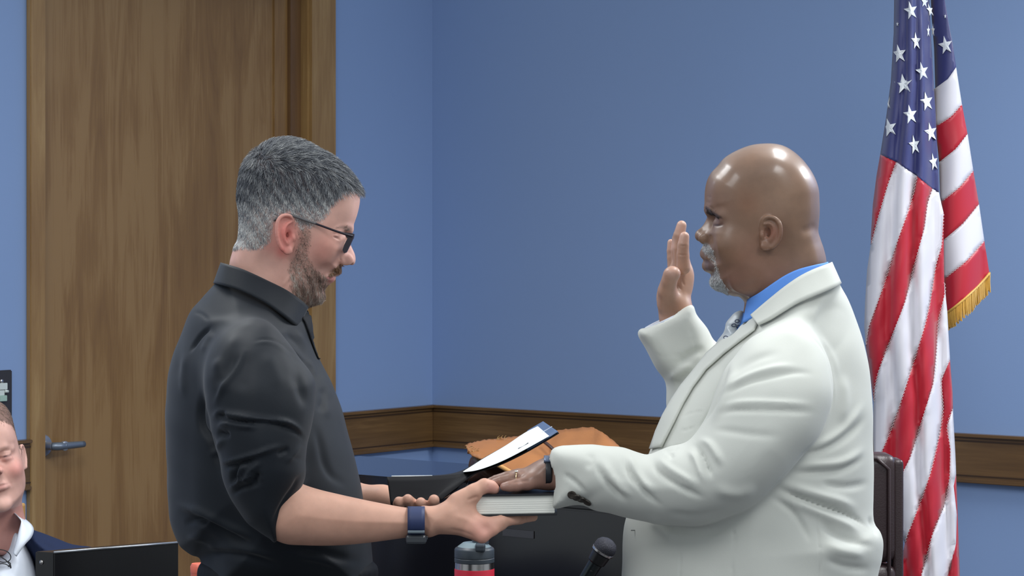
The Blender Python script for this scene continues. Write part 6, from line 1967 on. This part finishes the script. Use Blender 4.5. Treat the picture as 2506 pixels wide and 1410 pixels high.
H3.chain([(1862, 560, -.0765, .0022), (1874, 534, -.083, .0032), (1900, 537, -.0905, .0034), (1910, 573, -.0925, .0034), (1891, 606, -.0865, .0032)], k=.003, sm=True)
V, Q = nets(H3.ev, *H3.bounds(), .0024)
V = smooth_mesh(V, Q, 2); N = vnormals(V, Q)
u, v = toimg(V)
ady = np.abs(V[:, 1] - Y2)
def g3(py, dy, sp, sd, fr=1790): return np.exp(-(((v - py) / sp) ** 2 + ((ady - dy) / sd) ** 2)) * (u < fr)
D3 = -.0016 * g3(637, 0, 2.2, .024, 1762) - .0012 * g3(551, .032, 2.0, .012, 1770) - .0010 * g3(541, .034, 2.5, .013, 1770) - .0008 * g3(566, .032, 4, .013, 1775)
for (x0, y0, a0), (x1, y1, a1) in (((1738, 596, .018), (1748, 640, .032)),):
    for t in np.linspace(0, 1, 9):
        D3 -= .0003 * np.exp(-(((v - (y0 + (y1 - y0) * t)) / 5) ** 2 + ((ady - (a0 + (a1 - a0) * t)) / .003) ** 2)) * (u < 1800)
V = V + N * D3[:, None]
C = np.tile(np.array(srgb(214, 168, 154)[:3]), (len(V), 1))
def p3(C, w, col): return mixc(C, np.clip(w, 0, 1), srgb(*col))
C = p3(C, .55 * g3(595, .050, 30, .024, 1830), (212, 128, 120)); C = p3(C, .6 * g3(586, 0, 14, .016, 1745), (206, 124, 114))
C = p3(C, .7 * g3(640, 0, 9, .022, 1752), (184, 116, 112)); C = p3(C, .8 * g3(550, .032, 3.2, .012, 1765), (84, 64, 62)); C = p3(C, .9 * g3(549.5, .031, 3.4, .0045, 1765), (48, 44, 48)); C = p3(C, .4 * g3(558, .032, 10, .016, 1775), (190, 128, 122))
C = p3(C, .55 * g3(522, .030, 5, .018, 1765), (140, 104, 92)); C = p3(C, .5 * (v > 720), (204, 132, 120))
hm3 = np.clip(1 - (v - np.interp(u, [1720, 1750, 1800, 1850, 1870, 1920, 2010], [425, 425, 470, 500, 560, 600, 640])) / 12, 0, 1)
hm3 = np.clip(hm3, 0, 1) * (ady < .082)
C = p3(C, .85 * hm3, (96, 74, 66))
c3 = at(1860, 548, Y2)
RZ = Matrix.Rotation(math.radians(110), 3, 'Z'); RR = Matrix.Rotation(math.radians(-12), 3, 'Y')
M3 = np.array(RR @ RZ) * .95
def place3(V_):
    return (V_ - c3) * np.array([1.05, .98, 1.06]) @ M3.T + (at(-28, 1124, Y3) + np.array([-.008, .02, 0]))
VS = place3(V)
personS = mesh_obj('person', VS, Q, M_skinL)
color_attr(personS, C)
tag(personS, 'seated man in white open-neck shirt and navy jacket at the edge of the frame', 'person')
NS = vnormals(VS, Q)
lu = (u[Q[:, 0]], v[Q[:, 0]], hm3[Q[:, 0]])
strands('hair', VS, Q, NS, lambda a, b, P: lu[2], 9000, lambda a, b, P: np.full(len(a), .008), lambda a, b, P: (np.tile(vec(.3, .3, -.6), (len(a), 1)), np.full(len(a), .2)), lambda a, b, P, rg, cl: .3 + (rg.random(len(a)) - .5) * .5, .0003, M_beardL, personS, 9, label='short brown hair')
M_navy = mat_basic('navy_wool', srgb(34, 44, 72), rough=.8, spec=.2, bump=('noise', 800, .2, .0006))
B3 = Field(Y3)
B3.prof([(52, 1278), (80, 1296), (113, 1308), (180, 1337), (226, 1380), (258, 1450), (268, 1560), (270, 1760), (-270, 1760), (-268, 1500), (-230, 1390), (-150, 1325), (-60, 1290), (-30, 1320), (0, 1400), (20, 1480), (40, 1520), (60, 1480), (84, 1400), (74, 1362), (58, 1335), (50, 1305)],
        R=[(180, 1340, .08), (260, 1500, .1), (70, 1380, .09), (60, 1290, .1)], W=[(60, 1300, .10), (180, 1360, .10), (100, 1500, .135), (-100, 1500, .135)], C=.06, kc=.04, step=3)
B3.chain([(215, 1400, .06, .055), (250, 1560, .02, .06), (215, 1700, -.12, .05)], k=.03)
V, Q = nets(B3.ev, *B3.bounds(), .005)
V = smooth_mesh(V, Q, 2); N = vnormals(V, Q)
V = strokes(V, N, [([(86, 1310), (110, 1330), (140, 1345)], 6, -.006, 'g'), ([(74, 1330), (100, 1380), (110, 1420)], 6, .004, 'g')], Y3)
mesh_obj('jacket', V, Q, M_navy, personS)
W3 = Field(Y3)
W3.prof([(36, 1300), (60, 1330), (86, 1390), (92, 1500), (60, 1740), (-60, 1740), (-110, 1500), (-90, 1400), (-60, 1330), (-30, 1300), (-8, 1330), (2, 1360), (14, 1345)], R=[(50, 1340, .1), (0, 1500, .14)], W=[(30, 1330, .095), (0, 1500, .148)], C=.045, kc=.03, step=3)
V, Q = nets(W3.ev, *W3.bounds(), .005)
M_white2 = mat_basic('white_shirt_cotton', srgb(226, 232, 242), rough=.75)
shirtS = mesh_obj('shirt', smooth_mesh(V, Q, 2), Q, M_white2, personS)
T3 = lambda a, b, d: at(a, b, Y3 + d)
ruled('collar', [T3(20, 1248, .09), T3(34, 1255, .02), T3(44, 1264, -.01), T3(52, 1276, -.035), T3(44, 1310, -.055), T3(34, 1350, -.065)],
      [T3(60, 1270, .10), T3(76, 1284, .03), T3(82, 1298, -.01), T3(76, 1316, -.045), T3(60, 1334, -.07), T3(40, 1362, -.08)], M_white2, personS, m=6, thick=.002, bulge=.010)
ruled('collar', [T3(-20, 1268, .09), T3(-34, 1275, .02), T3(-40, 1284, -.01), T3(-30, 1300, -.035), T3(-14, 1320, -.055), T3(-2, 1345, -.065)],
      [T3(-60, 1280, .10), T3(-76, 1294, .03), T3(-72, 1318, -.01), T3(-56, 1346, -.045), T3(-30, 1372, -.07), T3(-4, 1380, -.08)], M_white2, personS, m=6, thick=.002, bulge=.010)
# trousers and shoes of the seated man
B4 = Field(Y3)
for s in (-.11, .11):
    X0 = -20 + s * 1115
    B4.chain([(X0, 1690, .05, .085), (X0, 1700, -.31, .07), (X0, 2250, -.31, .05)], k=.02)
B4.chain([(-120, 1690, .05, .09), (80, 1690, .05, .09)], k=.03)
V, Q = nets(B4.ev, *B4.bounds(), .009)
mesh_obj('trousers', smooth_mesh(V, Q, 2), Q, M_navy, personS)
for s in (-.11, .11):
    X0 = at(-20, 0, Y3)[0] + s
    cushion('shoe', X0 - .045, X0 + .045, Y3 - .46, Y3 - .22, .002, .09, 0, M_shoe, personS, .025)
# spectacles hanging from the shirt
gs = empty('eyeglasses', T3(10, 1370, -.1), 'thin dark eyeglasses hanging from the white shirt front', 'eyeglasses')
def loop3(cx, cy, rx, ry, th, d):
    return [T3(cx + rx * math.cos(t) * math.cos(th) - ry * math.sin(t) * math.sin(th), cy + rx * math.cos(t) * math.sin(th) + ry * math.sin(t) * math.cos(th), d) for t in np.linspace(0, 2 * math.pi, 21)]
bS = bvh_of(shirtS)
hS = cast(bS, 12, 1385)[0]; dS = (hS.y if hS else Y3 - .1) - Y3 - .008
tube('rim', loop3(5, 1361, 22, 15, .25, dS), .0011, M_blk, gs, n=6, sub=1)
tube('rim', loop3(16, 1400, 26, 15, .75, dS - .006), .0011, M_blk, gs, n=6, sub=1)
tube('bridge', [T3(20, 1375, dS), T3(26, 1380, dS), T3(20, 1388, dS)], .0012, M_blk, gs, n=6, sub=2)
tube('temple', [T3(-16, 1352, dS), T3(0, 1362, dS - .006), T3(26, 1384, dS - .008), T3(30, 1430, dS)], .0012, M_blk, gs, n=6, sub=2)
# wooden chair
M_cw = mat_basic('light_chair_wood', srgb(196, 150, 88), rough=.4)
wc = empty('chair', (at(-20, 0, Y3)[0], Y3 + .1, 0), 'light wooden chair under the seated man', 'chair')
cxw = at(46, 0, Y3 + .262)[0] - .086
zc_ = zat(1232, Y3 + .262)
box_obj('seat', (cxw, Y3 + .02, .48), (.44, .40, .036), M_cw, wc, bevel=.01)
for dx in (-.09, .09):
    box_obj('back_post', (cxw + dx * 1.0 + .0, Y3 + .262, (zc_ + .5) / 2), (.02, .024, zc_ - .5), M_cw, wc, bevel=.005)
box_obj('back_rail', (cxw, Y3 + .262, zc_ - .05), (.18, .018, .07), M_cw, wc, bevel=.006)
for dx in (-.19, .19):
    for dy in (-.15, .18):
        box_obj('leg', (cxw + dx, Y3 + dy, .231), (.04, .04, .46), M_cw, wc, bevel=.006)
